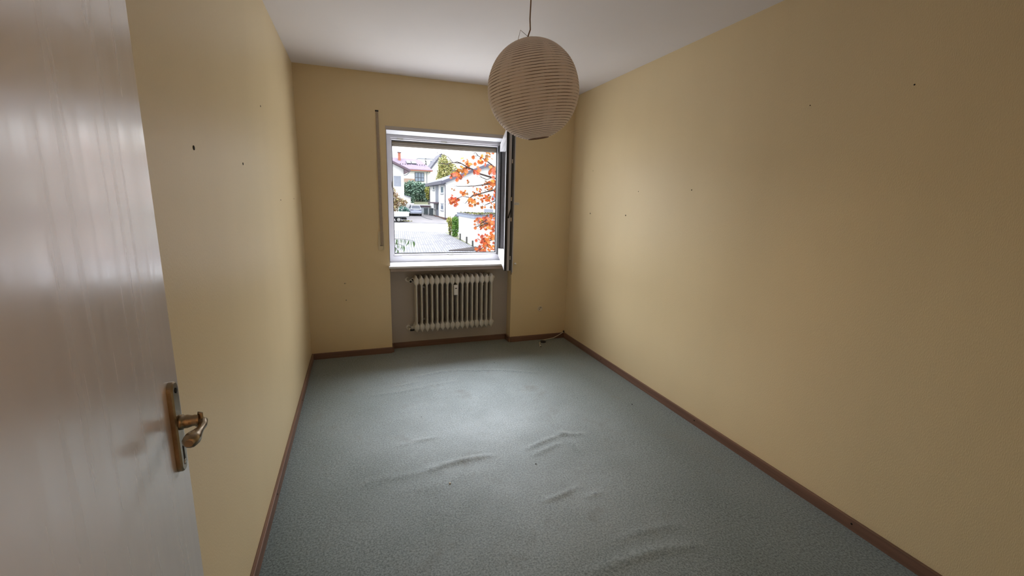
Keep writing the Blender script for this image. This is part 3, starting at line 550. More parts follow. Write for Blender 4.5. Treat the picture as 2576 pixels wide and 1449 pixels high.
# ---- autumn tree: branches and leaves
MLF = [translucent('leaf_orange', (.72, .21, .045), .35), translucent('leaf_yellow', (.75, .38, .07), .35), translucent('leaf_red', (.66, .15, .075), .35), translucent('leaf_gold', (.50, .30, .06), .35), translucent('leaf_brown', (.24, .12, .04), .3)]
tr = empty('autumn_tree', (8.6, 16.6, gz(16.6))); tag(tr, 'tree with red and orange lobed autumn leaves close in front of the window', 'tree')
MB().tube([(8.6, 16.6, gz(16.6) - .2), (8.58, 16.6, -1), (8.5, 16.5, 1.5), (8.55, 16.4, 4), (8.5, 16.5, 6.5)], [.20, .16, .13, .09, .04], 10).build('trunk', MXX, tr)
BR = [[(7.31, 15.96, 2.44), (6.57, 15.96, 2.56), (5.83, 15.96, 2.74), (5.64, 15.96, 2.88), (5.39, 15.96, 2.97), (5.07, 15.96, 3.13), (4.89, 15.96, 3.19), (4.37, 15.96, 3.06), (4.1, 15.96, 3.1)], [(7.39, 16.21, 2.55), (6.62, 16.21, 3.16), (6.24, 16.21, 3.41), (5.93, 16.21, 3.54)],
      [(7.33, 16.02, 2.31), (6.83, 16.02, 2.33), (6.3, 16.02, 2.24), (5.7, 16.02, 2.14), (4.9, 16.02, 2.1)], [(7.54, 16.3, 2.18), (6.99, 16.3, 2.05), (6.44, 16.3, 1.91), (5.75, 16.3, 1.71), (5.52, 16.3, 1.53), (5.37, 16.3, 1.34)],
      [(7.59, 16.42, 1.76), (7.03, 16.42, 1.55), (6.65, 16.42, 1.39), (6.35, 16.42, 1.26)], [(7.82, 16.71, 0.92), (7.1, 16.71, 0.81), (6.67, 16.71, 0.65), (6.16, 16.71, 0.29)], [(7.8, 16.63, 0.43), (7.06, 16.63, 0.46), (6.54, 16.63, 0.38), (6.03, 16.63, 0.22)],
      [(7.87, 16.79, 0.01), (7.17, 16.79, -0.39), (6.66, 16.79, -0.51), (6.33, 16.79, -0.89), (6.03, 16.79, -1.04)]]
TW = [[(5.75, 16.3, 1.71), (5.58, 16.3, 1.61), (5.22, 16.3, 1.66), (5.03, 16.5, 1.56), (4.79, 16.6, 1.4), (4.62, 16.68, 1.28)], [(5.39, 15.96, 2.97), (5.27, 16.1, 2.94), (4.95, 16.3, 2.82), (4.76, 16.41, 2.54)], [(6.57, 15.96, 2.56), (6.27, 15.8, 2.45), (6.02, 15.8, 2.54), (5.9, 15.8, 2.65)],
      [(5.07, 15.96, 3.13), (4.78, 16.4, 3.19), (4.62, 16.6, 3.42), (4.46, 16.76, 3.54), (4.21, 16.76, 3.56)], [(5.93, 16.21, 3.54), (5.79, 16.06, 3.66), (5.66, 16.06, 3.61)]]
nodes = []
for b in BR:
    y0 = b[0][1]; pts = [(8.52, 16.5, b[0][2] - .25)] + b; n_ = len(pts)
    o = MB().tube(pts, [.045 * (1 - i / n_) + .008 for i in range(n_)], 6).build('branch', MXX, tr); nodes += [(Vector(p), o) for p in b]
for b in TW:
    o = MB().tube(b, [.016 * (1 - i / len(b)) + .006 for i in range(len(b))], 5).build('twig', MXX, tr); nodes += [(Vector(p), o) for p in b]
def leaf_mesh(name, m):
    out = [(0, -.5), (.07, -.3), (.28, -.36), (.22, -.16), (.45, -.06), (.24, .06), (.34, .28), (.12, .22), (0, .52), (-.12, .22), (-.34, .28), (-.24, .06), (-.45, -.06), (-.22, -.16), (-.28, -.36), (-.07, -.3)]
    vs = [(0, 0, -.06)] + [(x, y, .10 * abs(x) * 2 + .12 * (y * y)) for x, y in out]; vs += [(x, y, z + .012) for x, y, z in vs]
    k = len(out); fs = []
    for i in range(k): j = (i + 1) % k; fs += [(0, 1 + j, 1 + i), (k + 1, k + 2 + i, k + 2 + j), (1 + i, 1 + j, k + 2 + j, k + 2 + i)]
    me = bpy.data.meshes.new(name); me.from_pydata([Vector(v) for v in vs], [], fs); me.materials.append(m); return me
LME = [leaf_mesh('leaf', m) for m in MLF]
CL = [(6.03, 15.68, 3.35, 0.23, 9, 0), (5.53, 16.29, 3.14, 0.33, 17, 0), (5.25, 15.94, 2.84, 0.23, 10, 1), (4.99, 16.41, 2.78, 0.17, 6, 3), (5.09, 16.45, 2.52, 0.19, 8, 2), (4.57, 15.33, 2.52, 0.14, 5, 2), (6.21, 15.23, 3.54, 0.15, 5, 4), (6.54, 16.87, 3.8, 0.1, 2, 4), (6.62, 15.72, 2.96, 0.2, 10, 0), (6.44, 15.67, 2.74, 0.16, 6, 2), (6.36, 17.19, 3.4, 0.16, 4, 0), (6.73, 16.14, 2.33, 0.26, 17, 0), (6.69, 16.87, 2.06, 0.19, 9, 4), (6.88, 16.15, 2.0, 0.16, 8, 0), (6.41, 16.48, 2.29, 0.14, 6, 4), (5.7, 15.5, 2.8, 0.15, 5, 2), (4.86, 16.47, 1.44, 0.25, 16, 2), (4.81, 16.94, 1.46, 0.14, 5, 2), (5.29, 16.25, 1.79, 0.13, 7, 0), (5.83, 16.68, 1.77, 0.12, 5, 4), (6.12, 16.54, 1.76, 0.14, 7, 0), (5.41, 15.33, 1.41, 0.19, 10, 0), (6.49, 16.72, 1.58, 0.18, 10, 0), (6.87, 16.38, 1.83, 0.16, 7, 2), (6.03, 15.8, 1.18, 0.1, 4, 4), (6.49, 15.26, 1.22, 0.12, 6, 0), (6.76, 16.93, 1.66, 0.12, 4, 2), (5.5, 16.15, 2.38, 0.13, 3, 4), (4.9, 16.64, 1.91, 0.12, 3, 4), (6.21, 16.96, 1.99, 0.2, 5, 4), (6.68, 16.63, 2.31, 0.12, 4, 0), (6.66, 17.04, 0.47, 0.38, 20, 2), (6.69, 15.99, 0.53, 0.26, 15, 0), (6.24, 16.8, 0.29, 0.25, 10, 0), (6.69, 16.09, 0.18, 0.26, 12, 2), (6.61, 17.07, 0.19, 0.25, 10, 0), (6.5, 16.96, -0.4, 0.27, 16, 2), (6.44, 15.39, -0.23, 0.26, 15, 0), (6.28, 15.47, -0.61, 0.3, 18, 0), (6.68, 15.63, -0.71, 0.16, 8, 1), (6.26, 17.13, -0.98, 0.19, 8, 2), (6.21, 16.07, -0.96, 0.12, 4, 2), (6.28, 16.45, -0.55, 0.16, 6, 2)]
rl = random.Random(21)
more = [MB(), MB(), MB()]; count = 0
for (x, y, z, r, n_, k) in sorted(CL, key=lambda c: -c[3] * c[4]):
    for i in range(round(n_ * 1.35)):
        p = Vector((x + rl.gauss(0, r * .52), y + rl.gauss(0, .22), z + rl.gauss(0, r * .42)))
        kk = k if rl.random() < .62 else rl.choice((0, 0, 2, 1, 4))
        s_ = rl.uniform(.17, .28) * (.7 if k == 4 else 1); e_ = (rl.uniform(.5, 2.3), rl.uniform(-.7, .7), rl.uniform(-.9, .9))
        if i >= round(n_ * .80) or count >= 299:
            R3 = Euler(e_).to_matrix(); me_ = LME[kk if kk < 3 else 0]
            more[kk if kk < 3 else 0].add([p + R3 @ (v.co * s_) for v in me_.vertices], [tuple(q.vertices) for q in me_.polygons]); continue
        host = min(nodes, key=lambda q: (q[0] - p).length)[1]; count += 1
        o = bpy.data.objects.new('leaf', LME[kk]); C.objects.link(o); o.parent = host; o.location = p - Vector(ORG[tr.name]); o.scale = (s_, s_, s_); o.rotation_euler = e_
for i, mb in enumerate(more):
    if i == 0: base = mb; idx = [0] * len(mb.f)
    else: base.add(mb.v, mb.f); idx += [i] * len(mb.f)
lm = base.build('leaf_mass', [MLF[0], MLF[1], MLF[2]], tr, solid_normals=False); lm['kind'] = 'stuff'; lm.data.polygons.foreach_set('material_index', idx)
# bare twiglets with little brown buds
tg = MB()
for (p, o) in nodes:
    for _ in range(3):
        q = p + Vector((rl.uniform(-.35, .05), rl.uniform(-.1, .1), rl.uniform(-.12, .22))); m_2 = p.lerp(q, .5) + Vector((0, 0, rl.uniform(-.04, .04)))
        tg.tube([p, m_2, q], [.006, .005, .003], 4)
tg = tg.build('twiglets', MXX, tr); tg['kind'] = 'stuff'
# ---- green drooping twig low in the left of the view
lt_ = empty('leafy_shrub', (0.4, 9.0, gz(9))); tag(lt_, 'drooping twig with narrow green leaves in the lower left of the window view', 'shrub')
MB().tube([(0.4, 9.0, gz(9) - .1), (.45, 9, -1.2), (.75, 9.0, .1), (1.0, 9.0, .32)], [.05, .035, .02, .012], 7).build('stem', MXX, lt_)
MGL = leafmat('narrow_green_leaf', (.12, .19, .07), (.03, .07, .03))
def narrow():
    me = bpy.data.meshes.new('narrow_leaf'); o = [(0, 0), (.10, .25), (.11, .55), (0, 1.0), (-.11, .55), (-.10, .25)]
    vs = [(x, y, .05 * abs(x) * 4 - .12 * y * y) for x, y in o]; vs += [(x, y, z + .015) for x, y, z in vs]
    me.from_pydata([Vector(v) for v in vs], [], [(0, 1, 2, 3), (0, 3, 4, 5), (9, 8, 7, 6), (11, 10, 9, 6)] + [(i, (i + 1) % 6, 6 + (i + 1) % 6, 6 + i) for i in range(6)]); me.materials.append(MGL); return me
NME = narrow(); rn = random.Random(4)
for b in ([(1.0, 9.0, .32), (1.273, 9.0, 0.36), (1.472, 9.0, 0.300), (1.666, 9.0, 0.299), (1.873, 9.0, 0.274), (2.046, 9.0, 0.226)], [(1.0, 9.0, .32), (1.268, 9.0, 0.254), (1.491, 9.0, 0.171), (1.661, 9.0, 0.122), (1.75, 9.0, 0.09)], [(1.0, 9.0, .32), (1.269, 9.0, 0.26), (1.455, 9.0, 0.077), (1.576, 9.0, -0.066)]):
    tw = MB().tube(b, [.008 - .001 * i for i in range(len(b))], 5).build('twig', MXX, lt_)
    for i in range(1, len(b)):
        for q in range(4):
            p = Vector(b[i - 1]).lerp(Vector(b[i]), (q + .5) / 4)
            o = bpy.data.objects.new('leaf', NME); C.objects.link(o); o.parent = tw; o.location = p - Vector(ORG[lt_.name]); s = rn.uniform(.15, .24); o.scale = (s * 1.25, s, s)
            o.rotation_euler = (rn.uniform(-1.9, -1.1), rn.uniform(-.6, .6), rn.uniform(-2.4, -.7))

# ================================================================== WINDOW
win = empty('window_1', (1.308, 0.26, OZ0)); struct(win, 'white window standing open with its frame in the end wall', 'window')
CX0, CX1, CZ0, CZ1 = 0.776, 1.838, 0.913, 2.004
fo = (OX0, OX1, OZ0, OZ1)
MB().ring(fo, (CX0 - 0.012, CX1 + 0.012, CZ0 - 0.014, CZ1 + 0.013), 0.262, 0.335).build('frame', MP, win)
MB().ring((CX0 - 0.02, CX1 + 0.02, CZ0 - 0.02, CZ1 + 0.02), (CX0, CX1, CZ0, CZ1), 0.285, 0.333).build('frame_rebate', MP, win)
g_ = MB().ring((CX0 - 0.01, CX1 + 0.01, CZ0 - 0.01, CZ1 + 0.01), (CX0 + 0.009, CX1 - 0.009, CZ0 + 0.009, CZ1 - 0.009), 0.334, 0.344)
g_.box(CX1 - 0.012, CX1 + 0.010, 0.236, 0.284, CZ0, CZ1)  # black strip paints the shade of the hinge jamb along its gasket
g_.build('gasket', MG, win)['label'] = 'black rubber gasket with painted shade strip on the hinge jamb'
for (x, z) in ((0.855, CZ1 + 0.004), (1.275, CZ1 + 0.004), (1.34, CZ0 - 0.014)):
    MB().box(x - 0.028, x + 0.028, 0.272, 0.286, z, z + 0.010, .002).build('striker_plate', MCH, win)
MB().box(CX0 - 0.01, CX0 + 0.07, 0.266, 0.286, CZ0 - 0.014, CZ0 - 0.002, .003).build('tilt_rest', MP, win)
MB().box(CX0 - 0.006, CX0 + 0.0005, 0.272, 0.284, 1.56, 1.615, .001).build('striker_plate', MCH, win)
# open sash, hinged on the right
Hx = Vector((1.838, 0.25)); sd = Vector((-0.26209531, -0.96504199)); sn = Vector((0.96504199, -0.26209531))
def sash_pt(a, b, z): p = Hx + sd * a + sn * b; return (p.x, p.y, z)          # a along width, b towards the wall
def sash_box(mb, a0, a1, b0, b1, z0, z1):
    vs = [sash_pt(a, b, z) for a in (a0, a1) for b in (b0, b1) for z in (z0, z1)]
    return mb.add(vs, [(0, 1, 3, 2), (4, 6, 7, 5), (0, 4, 5, 1), (2, 3, 7, 6), (0, 2, 6, 4), (1, 5, 7, 3)])
SW, SZ0, SZ1, SF = 1.08, 0.898, 2.018, 0.075
sash = MB()
for (a0, a1, z0, z1) in ((0, SF, SZ0, SZ1), (SW - SF, SW, SZ0, SZ1), (SF, SW - SF, SZ0, SZ0 + SF), (SF, SW - SF, SZ1 - SF, SZ1)):
    sash_box(sash, a0, a1, 0.002, 0.062, z0, z1)
# inner overlap lip
for (a0, a1, z0, z1) in ((-0.01, 0.03, SZ0 - .012, SZ1 + .012), (SW - 0.03, SW + 0.012, SZ0 - .012, SZ1 + .012), (0.03, SW - .03, SZ0 - .012, SZ0 + .03), (.03, SW - .03, SZ1 - .03, SZ1 + .012)):
    sash_box(sash, a0, a1, 0.062, 0.072, z0, z1)
sash = sash.build('sash', MP, win); sash['label'] = 'white casement sash swung open into the room'
sash_box(MB(), SF - 0.01, SW - SF + 0.01, 0.026, 0.032, SZ0 + SF - .01, SZ1 - SF + .01).build('pane', GL, sash)
gb = MB()
sash_box(gb, SF - .002, SF + .008, 0.0, 0.024, SZ0 + SF, SZ1 - SF); sash_box(gb, 0.004, 0.02, -0.004, 0.002, SZ0 + .004, SZ1 - .004)
gb.build('glazing_gasket', MG, sash)
eg = MB()
sash_box(eg, SW, SW + 0.004, 0.001, 0.022, SZ0, SZ1); sash_box(eg, SW, SW + 0.003, 0.043, 0.0545, SZ0 + .002, SZ1 - .002); sash_box(eg, SW, SW + 0.013, 0.0585, 0.0635, SZ0 - .03, SZ1)
eg.build('edge_gasket', MG, sash)['label'] = 'black seals along the free edge'
hd = MB()
for z in (1.30, 1.46, 0.99, 1.75): sash_box(hd, SW + .002, SW + 0.007, 0.045, 0.053, z, z + 0.03)
hd.build('locking_bolt', MCH, sash)
lt = MB(); lt.tube([sash_pt(SW + .004, .047, 1.40), sash_pt(SW + .006, .038, 1.37), sash_pt(SW + .006, .026, 1.325)], [.004, .004, .006], 8); lt.build('latch_lever', MDK, sash)
hn = MB(); hn.tube([sash_pt(SW - .045, .062, 1.44), sash_pt(SW - .045, .105, 1.44)], .011, 10); hn.tube([sash_pt(SW - .040, .105, 1.44), sash_pt(SW - .09, .112, 1.44), sash_pt(SW - .16, .112, 1.44)], [.010, .011, .009], 10)
hn.build('window_handle', MWP, sash)['label'] = 'pale lever handle'
# inner sill
sl = MB().box(OX0 - 0.012, OX1 + 0.004, -0.032, 0.262, OZ0 - 0.02, OZ0, 0.004)
sl.box(OX0, OX1, 0.0, 0.26, OZ0 - 0.024, OZ0 - 0.018)
sl.build('sill', MS, win)['label'] = 'white stone window sill'
MB().box(OX0 + .001, OX1 - .001, -0.022, 0.11, OZ0 - 0.052, OZ0 - 0.0205, .003).build('sill_shade_strip', mat('sill_shade_grey_brown', (.34, .28, .25), .8, .15, 12), win)  # strip under the sill nose, the sill front's shade painted in grey-brown
# outside: shutter end, lintel lip, outer sill
sh = empty('roller_shutter', (1.308, 0.385, 1.955)); tag(sh, 'grey brown roller shutter rolled up, lower edge showing in the top of the window', 'shutter')
for k in range(4):
    z = 1.972 + k * 0.036; MB().prism([(OX0 - .03, 0.378, z), (OX0 - .03, 0.374, z + .012), (OX0 - .03, 0.378, z + .033), (OX0 - .03, 0.388, z + .033), (OX0 - .03, 0.392, z + .012), (OX0 - .03, 0.388, z)], (1.26, 0, 0)).build('slat', MSH, sh)
MB().box(OX0 - .03, OX1 + .03, 0.374, 0.392, 1.952, 1.972, .003).build('end_rail', MSH, sh)
osill = MB().box(OX0 - 0.03, OX1 + 0.03, 0.335, 0.52, 0.845, 0.87).build('outer_sill', mat('outer_sill_metal', (.5, .5, .52), .4), win)
MB().box(-2.0, 5.0, 0.40, 0.50, 1.99, 3.4).box(-2.0, 0.66, 0.40, 0.50, -3.7, 1.99).box(1.95, 5.0, 0.40, 0.50, -3.7, 1.99).box(0.66, 1.95, 0.40, 0.50, -3.7, 0.84).build('wall_outer', mat('outer_render', (.75, .74, .72), .9, .05, 5), None)['kind'] = 'structure'
# roller shutter strap and winder box
sp_ = empty('strap_winder', (0.638, 0, 0.995)); tag(sp_, 'brown shutter pull strap running into a wall box left of the window', 'strap')
bx = MB().ring((0.612, 0.666, 0.992, 1.160), (0.618, 0.660, 0.998, 1.154), -0.006, 0.0)
bx.box(0.618, 0.660, -0.003, 0.0, 0.998, 1.154); bx.build('cover_plate', mat('cover_beige', (.62, .53, .36), .5, .05), sp_)
MB().box(0.629, 0.655, -0.007, -0.002, 1.030, 1.038).build('slot', MDK, sp_)
MB().add([(0.627, -0.0035, 2.188), (0.650, -0.0035, 2.188), (0.654, -0.010, 1.6), (0.655, -0.007, 1.034), (0.632, -0.007, 1.034), (0.630, -0.010, 1.6),
          (0.627, -0.002, 2.188), (0.650, -0.002, 2.188), (0.654, -0.008, 1.6), (0.655, -0.005, 1.034), (0.632, -0.005, 1.034), (0.630, -0.008, 1.6)],
         [(0, 1, 2, 5), (5, 2, 3, 4), (6, 11, 8, 7), (11, 10, 9, 8), (1, 7, 8, 2), (2, 8, 9, 3), (0, 5, 11, 6), (5, 4, 10, 11), (0, 6, 7, 1), (4, 3, 9, 10)]).build('strap', MST, sp_)
MB().box(0.624, 0.652, -0.004, 0.001, 2.186, 2.198).build('guide_slot', MDK, sp_)

# ================================================================== RADIATOR
rad = empty('radiator', (1.32, 0.02, 0.19)); tag(rad, 'old cream column radiator hanging in the niche under the window', 'radiator')
def section_profile():
    return [(0, .744), (.006, .738), (.012, .723), (.0236, .709), (.0247, .690), (.0244, .672), (.019, .662), (.0105, .655), (.0088, .64), (.0084, .45), (.0088, .285), (.0105, .270), (.019, .262), (.0244, .252), (.0247, .236), (.0236, .220), (.012, .205), (.005, .192), (0, .186)]
def section(x):
    pr = section_profile(); poly = [(a, z) for a, z in pr] + [(-a, z) for a, z in pr[1:-1][::-1]]
    mb = MB(); n_ = len(poly); lays = [(-0.034, .35), (-0.028, .8), (-0.020, 1.0), (0.084, 1.0), (0.092, .8), (0.098, .35)]; vs = []; fs = []
    for (yy, k) in lays:
        for (a, z) in poly:
            zz = z if k == 1.0 else (0.465 + (z - 0.465) * (1 - (1 - k) * 0.03)); vs.append((x + a * k, yy, zz))
    for i in range(len(lays) - 1):
        for k in range(n_):
            j = (k + 1) % n_; fs.append((i * n_ + k, i * n_ + j, (i + 1) * n_ + j, (i + 1) * n_ + k))
    fs.append(tuple(range(n_))[::-1]); fs.append(tuple((len(lays) - 1) * n_ + k for k in range(n_)))
    return mb.add(vs, fs, True)
RX0 = 0.943; PIT = 0.0498
s0 = section(RX0).build('radiator_section', MRA, rad)
for k in range(1, 16):
    c_ = s0.copy(); C.objects.link(c_); c_.parent = rad; c_.location = (k * PIT, 0, 0); ORG[c_.name] = ORG[rad.name]
for z in (0.698, 0.230):
    MB().tube([(RX0 - 0.02, 0.02, z), (RX0 + 15 * PIT + 0.02, 0.02, z)], 0.014, 10).build('header_tube', MRA, rad)
    MB().lathe([(0.021, 0), (0.021, .012), (.016, .018), (.010, .018)], (RX0 + 15 * PIT + 0.022, 0.02, z), 'x', 6, False).build('end_plug', MRA, rad)
    MB().lathe([(0.020, 0), (0.020, -.014), (.013, -.016), (.013, -.03)], (RX0 - 0.022, 0.02, z), 'x', 6, False).build('union_nut', MRA, rad)
for (z, k) in ((0.690, 0), (0.205, 1)):
    MB().lathe([(.026, 0.0), (.024, -.006), (.013, -.008)], (0.878, NB, z), 'y', 20).build('pipe_rosette', MWP, rad)
vt = MB().tube([(0.878, NB - .006, .69), (0.880, 0.055, .69), (0.886, 0.03, .69), (0.90, 0.022, .694), (0.93, 0.02, .698)], .011, 10); vt.lathe([(.016, 0), (.016, -.03), (.014, -.034)], (0.892, 0.02, .69), 'y', 12); vt.build('valve', MRA, rad)
MB().lathe([(.0115, -.0335), (.0115, -.0365)], (0.892, 0.02, .69), 'y', 14).build('valve_stub', MDK, rad)['label'] = 'open black valve stub without its thermostat head'
MB().tube([(0.905, 0.012, .705), (0.918, 0.006, .698), (0.921, 0.004, .688)], .010, 8).build('union_nut', MDK, rad)
MB().tube([(0.878, NB - .006, .205), (0.880, 0.05, .205), (0.888, 0.026, .206)], .011, 10).build('valve', MRA, rad)
MB().tube([(0.882, 0.018, .203), (0.90, 0.012, .203), (0.921, 0.012, .206)], .0095, 8).build('valve_spindle', MDK, rad)
for (k, z) in ((1, .62), (1, .30), (13, .62), (13, .31)):
    MB().box(RX0 + (k + .5) * PIT - .014, RX0 + (k + .5) * PIT + .014, 0.045, NB + 0.001, z - .008, z + .008, .002).build('wall_bracket', MRA, rad)
hm = MB().box(1.299, 1.336, -0.058, -0.034, 0.548, 0.646, .004).build('heat_meter', MWP, rad); hm['label'] = 'white heat cost meter clipped between two columns'
MB().box(1.308, 1.328, -0.0592, -0.0575, 0.611, 0.619).build('display', MDK, hm)

# ================================================================== SMALL THINGS ON THE END WALL
so = empty('wall_socket', (2.243, 0, 0.343)); tag(so, 'round old flush wall socket low on the wall right of the radiator', 'socket')
MB().lathe([(0.030, 0), (0.030, -.004), (0.027, -.007), (0.0205, -.0075), (0.0195, -.001), (0.001, -.001)], (2.243, 0, .343), 'y', 28).build('cover', mat('old_ivory', (.62, .54, .40), .4), so)
for dx in (-.0085, .0085): MB().lathe([(.004, -.0008), (.004, -.002), (.0035, -.0022)], (2.243 + dx * .6, 0, .343 + dx), 'y', 10).build('contact_hole', MDK, so)
pg = MB().lathe([(.011, 0), (.011, -.006), (.0075, -.016), (.004, -.030), (.002, -.032)], (1.945, 0, .835), 'y', 12).build('wall_peg', MWP, origin=(1.945, 0, .835)); tag(pg, 'small white plastic peg on the wall by the lower sash corner', 'peg')
cb = MB().tube([(2.535, -.004, .060), (2.515, -.020, .058), (2.46, -.030, .035), (2.40, -.035, .012), (2.31, -.042, .0055), (2.24, -.075, .0055), (2.192, -.135, .0055), (2.165, -.215, .006)], .0042, 8)
cbo = empty('loose_cable', (2.165, -.215, 0)); tag(cbo, 'loose cream antenna cable lying on the carpet in the far right corner', 'cable')
cb.build('wire', MCB, cbo)
MB().tube([(2.166, -.212, .006), (2.161, -.232, .0075), (2.158, -.246, .008)], [.0045, .008, .0085], 10).build('plug', MWP, cbo)
MB().tube([(2.158, -.246, .008), (2.1565, -.254, .008)], .006, 8).build('contact_ring', MDK, cbo)
MB().box(2.527, 2.542, -.012, -.001, .055, .075, .002).build('outlet_stub', MDK, cbo)
ch = MB().lathe([(.030, 0.0), (.034, .004), (.028, .011), (.012, .014), (.001, .014)], (2.245, -.105, .001), 'z', 12); ch = ch.build('black_cap', MDK, origin=(2.245, -.105, 0)); tag(ch, 'small flat black plastic cap lying beside the loose cable', 'cap')
for (x, y, k, lab) in ((1.568, -0.537, .004, 'small dark crumb on the carpet between the radiator and the first long crease'), (2.301, -1.621, .005, 'small dark crumb on the carpet towards the right wall'), (0.792, -1.361, .003, 'dark fleck left of the middle of the carpet'), (1.331, -2.089, .004, 'dark fleck right of the long carpet crease')):
    c_ = MB().lathe([(.001, 0), (k, .001), (k * .8, .002), (k * .3, .0035), (.0005, .004)], (x, y, .002), 'z', 7).build('dark_crumb', MDK, origin=(x, y, 0)); tag(c_, lab, 'crumb', 'crumbs on the carpet')
cr = MB().lathe([(.001, 0), (.005, .001), (.006, .004), (.003, .007), (.0005, .0075)], (0.835, -2.11, .001), 'z', 8).build('white_crumb', MWP, origin=(.835, -2.11, 0)); tag(cr, 'tiny white crumb on the carpet below the long crease', 'crumb')

# ================================================================== PAPER LANTERN
LC = Vector((1.2725, -2.01, 1.988)); LR = 0.220
TL = Matrix.Rotation(math.radians(-9.5), 3, 'Y')
lamp = empty('pendant_lamp', (1.2725, -2.01, 1.765)); tag(lamp, 'round ribbed white paper lantern hanging from the ceiling on a cord', 'lamp')
NR = 44; prof = []
t0, t1 = math.radians(13), math.radians(167)
for i in range(NR * 4 + 1):
    t = t0 + (t1 - t0) * i / (NR * 4); k = i % 4
    rr = LR * (1 + (0.0, .008, .010, .008)[k]); prof.append((rr * math.sin(t), -rr * 1.03 * math.cos(t)))
sv = []; sf = []; SEG = 72; m_ = len(prof)
for (r, h) in prof:
    for k in range(SEG):
        w = 2 * math.pi * k / SEG; wob = 1 + 0.004 * math.sin(5 * w + h * 20) + .003 * math.sin(13 * w - h * 31)
        sv.append(LC + TL @ Vector((r * wob * math.cos(w), r * wob * math.sin(w), h)))
for i in range(m_ - 1):
    for k in range(SEG): j = (k + 1) % SEG; sf.append((i * SEG + k, i * SEG + j, (i + 1) * SEG + j, (i + 1) * SEG + k))
paper = translucent('rice_paper', (0.88, 0.78, 0.695), 0.48, 0.0)
MB().add(sv, sf, True).build('paper_shade', paper, lamp, solid_normals=False)
ribm = mat('rib_wire', (0.17, 0.10, 0.065), .7)
rb = MB()
for i in range(NR + 1):
    r, h = prof[i * 4]; ps = [LC + TL @ Vector((r * math.cos(2 * math.pi * k / 48), r * math.sin(2 * math.pi * k / 48), h)) for k in range(49)]
    rb.tube(ps, 0.0012, 4, False)
rb.build('wire_ribs', ribm, lamp, solid_normals=False)
def ring_at(idx, rad, name, m):
    r, h = prof[idx]; ps = [LC + TL @ Vector((r * math.cos(2 * math.pi * k / 40), r * math.sin(2 * math.pi * k / 40), h)) for k in range(41)]
    return MB().tube(ps, rad, 6, False).build(name, m, lamp)
ring_at(0, .0035, 'bottom_ring', mat('ring_brown', (.22, .13, .09), .7)); ring_at(m_ - 1, .003, 'top_ring', ribm)
TOP = LC + TL @ Vector((0, 0, LR * 1.02))
MB().tube([(1.252, -2.0, H), (1.249, -2.005, 2.42), (1.245, -2.008, 2.3), TOP + Vector((0.012, 0, .045)), TOP + Vector((0.003, 0, .020)), TOP + Vector((-.003, 0, -.03))], .0034, 8).build('cord', MCD, lamp)
MB().lathe([(.004, -.12), (.02, -.11), (.02, -.05), (.012, -.03), (.004, -.02)], TOP, 'z', 14, True, TL).build('lamp_holder', MWP, lamp)
bl_ = MB().tube([TOP + Vector((0.004, 0, .012)), TOP + Vector((-.036, .004, .038)), TOP + Vector((-.048, .006, -.012))], .0012, 5); bl_.tube([TOP + Vector((-.048, .006, -.012)), TOP + Vector((.046, -.002, -.004))], .0012, 5)
bl_.build('wire_bail', ribm, lamp)
MB().lathe([(.03, 0), (.03, -.012), (.012, -.02), (.006, -.02)], (1.252, -2.0, H), 'z', 20).build('ceiling_rose', MWP, lamp)

# ================================================================== DOOR
dr = empty('door_1', (0.15, -4.0, 0)); struct(dr, 'white lacquered door standing open against the left wall', 'door')
DA = math.radians(3.5); dn = Vector((math.cos(DA), math.sin(DA), 0)); dd = Vector((-math.sin(DA), math.cos(DA), 0)); DE = Vector((0.115, -3.2, 0))
def dp(a, b, z): return DE - dd * a + dn * b + Vector((0, 0, z))      # a from free edge towards hinge, b out of the face
def door_box(mb, a0, a1, b0, b1, z0, z1):
    vs = [dp(a, b, z) for a in (a0, a1) for b in (b0, b1) for z in (z0, z1)]
    return mb.add(vs, [(0, 1, 3, 2), (4, 6, 7, 5), (0, 4, 5, 1), (2, 3, 7, 6), (0, 2, 6, 4), (1, 5, 7, 3)])
lf = MB(); door_box(lf, 0, 0.80, -0.018, 0.0, 0.012, 1.985); door_box(lf, 0.014, 0.79, -0.040, -0.018, 0.012, 1.972); lf = lf.build('leaf', MD, dr)
for z in (0.3, 1.7): MB().tube([dp(.803, -.006, z), dp(.803, -.006, z + .08)], .007, 10).build('hinge', MCH, dr)
fr_ = MB(); fr_.box(DX0 - 0.03, DX0 + .02, YB - .2, YB + .008, 0, DH); fr_.box(DX1 - .02, DX1 + .05, YB - .2, YB + .008, 0, DH); fr_.box(DX0 - .03, DX1 + .05, YB - .2, YB + .008, DH - .02, DH + .05); fr_.build('door_frame', MD, dr)
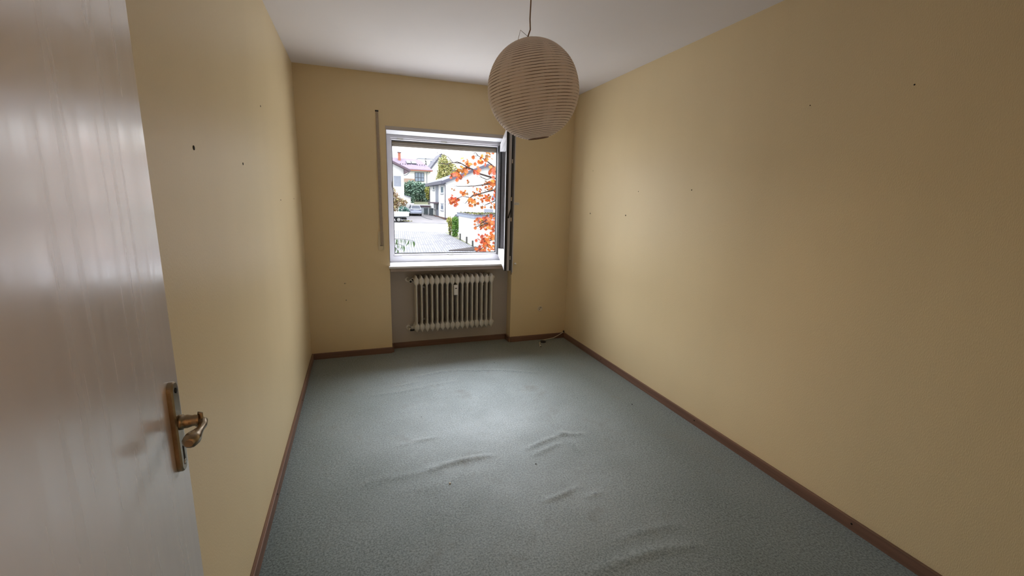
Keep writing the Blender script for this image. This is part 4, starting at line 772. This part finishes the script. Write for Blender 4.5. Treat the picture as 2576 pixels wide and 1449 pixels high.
# handle with long plate
hp = MB(); HA = 0.046; ZC = 1.051; n_ = 14
outl = [(HA + .0150 * math.cos(math.pi * k / n_), ZC + .069 + .0150 * math.sin(math.pi * k / n_)) for k in range(n_ + 1)] + [(HA - .0150 * math.cos(math.pi * k / n_), ZC - .069 - .0150 * math.sin(math.pi * k / n_)) for k in range(n_ + 1)]
vs = []
for (b, k) in ((0.0, 1.0), (0.0065, 1.0), (0.009, 0.86)):
    for (a, z) in outl: vs.append(dp(HA + (a - HA) * k, b, ZC + (z - ZC) * (1 - (1 - k) * .2)))
no = len(outl); fs = []
for i in range(2):
    for k in range(no): j = (k + 1) % no; fs.append((i * no + k, i * no + j, (i + 1) * no + j, (i + 1) * no + k))
fs += [tuple(range(no))[::-1], tuple(2 * no + k for k in range(no))]
plate = hp.add(vs, fs).build('handle_plate', MBR, dr); plate['label'] = 'narrow brass long plate with rounded ends'
door_box(MB(), HA - .0028, HA + .0028, .0085, .0096, ZC - .062, ZC - .036).build('keyhole', MDK, plate)
for z in (ZC + .068, ZC - .068): 
    MB().lathe([(.0048, 0), (.0048, .0012), (.002, .0018)], dp(HA, .0088, z), 'x', 10).build('screw', MCH if z < ZC else MDK, plate)
le = MB(); Z0 = ZC + .008
le.tube([dp(HA, .008, Z0), dp(HA, .014, Z0), dp(HA, .0145, Z0), dp(HA, .020, Z0), dp(HA, .025, Z0), dp(HA, .028, Z0), dp(HA, .031, Z0), dp(HA, .034, Z0), dp(HA, .038, Z0)], [.0135, .0135, .0115, .012, .0105, .0098, .0102, .0095, .011], 14)
le.tube([dp(HA, 0.0365, Z0 + .012), dp(HA, 0.0405, Z0 + .012), dp(HA, 0.0405, Z0 - .012), dp(HA, 0.0365, Z0 - .012)], .0035, 8)
le.tube([dp(HA - .002, 0.0350, Z0 - .004), dp(HA, 0.0410, Z0 - .006), dp(HA + .010, 0.0440, Z0 - .007), dp(HA + .024, 0.0430, Z0 - .007), dp(HA + .040, 0.0410, Z0 - .007), dp(HA + .056, 0.0400, Z0 - .006), dp(HA + .068, 0.0390, Z0 - .005), dp(HA + .075, 0.0390, Z0 - .005)], [.009, .0095, .0065, .006, .009, .0125, .0115, .006], 14)
le.build('lever', MBR, plate)['label'] = 'curved brass lever handle'
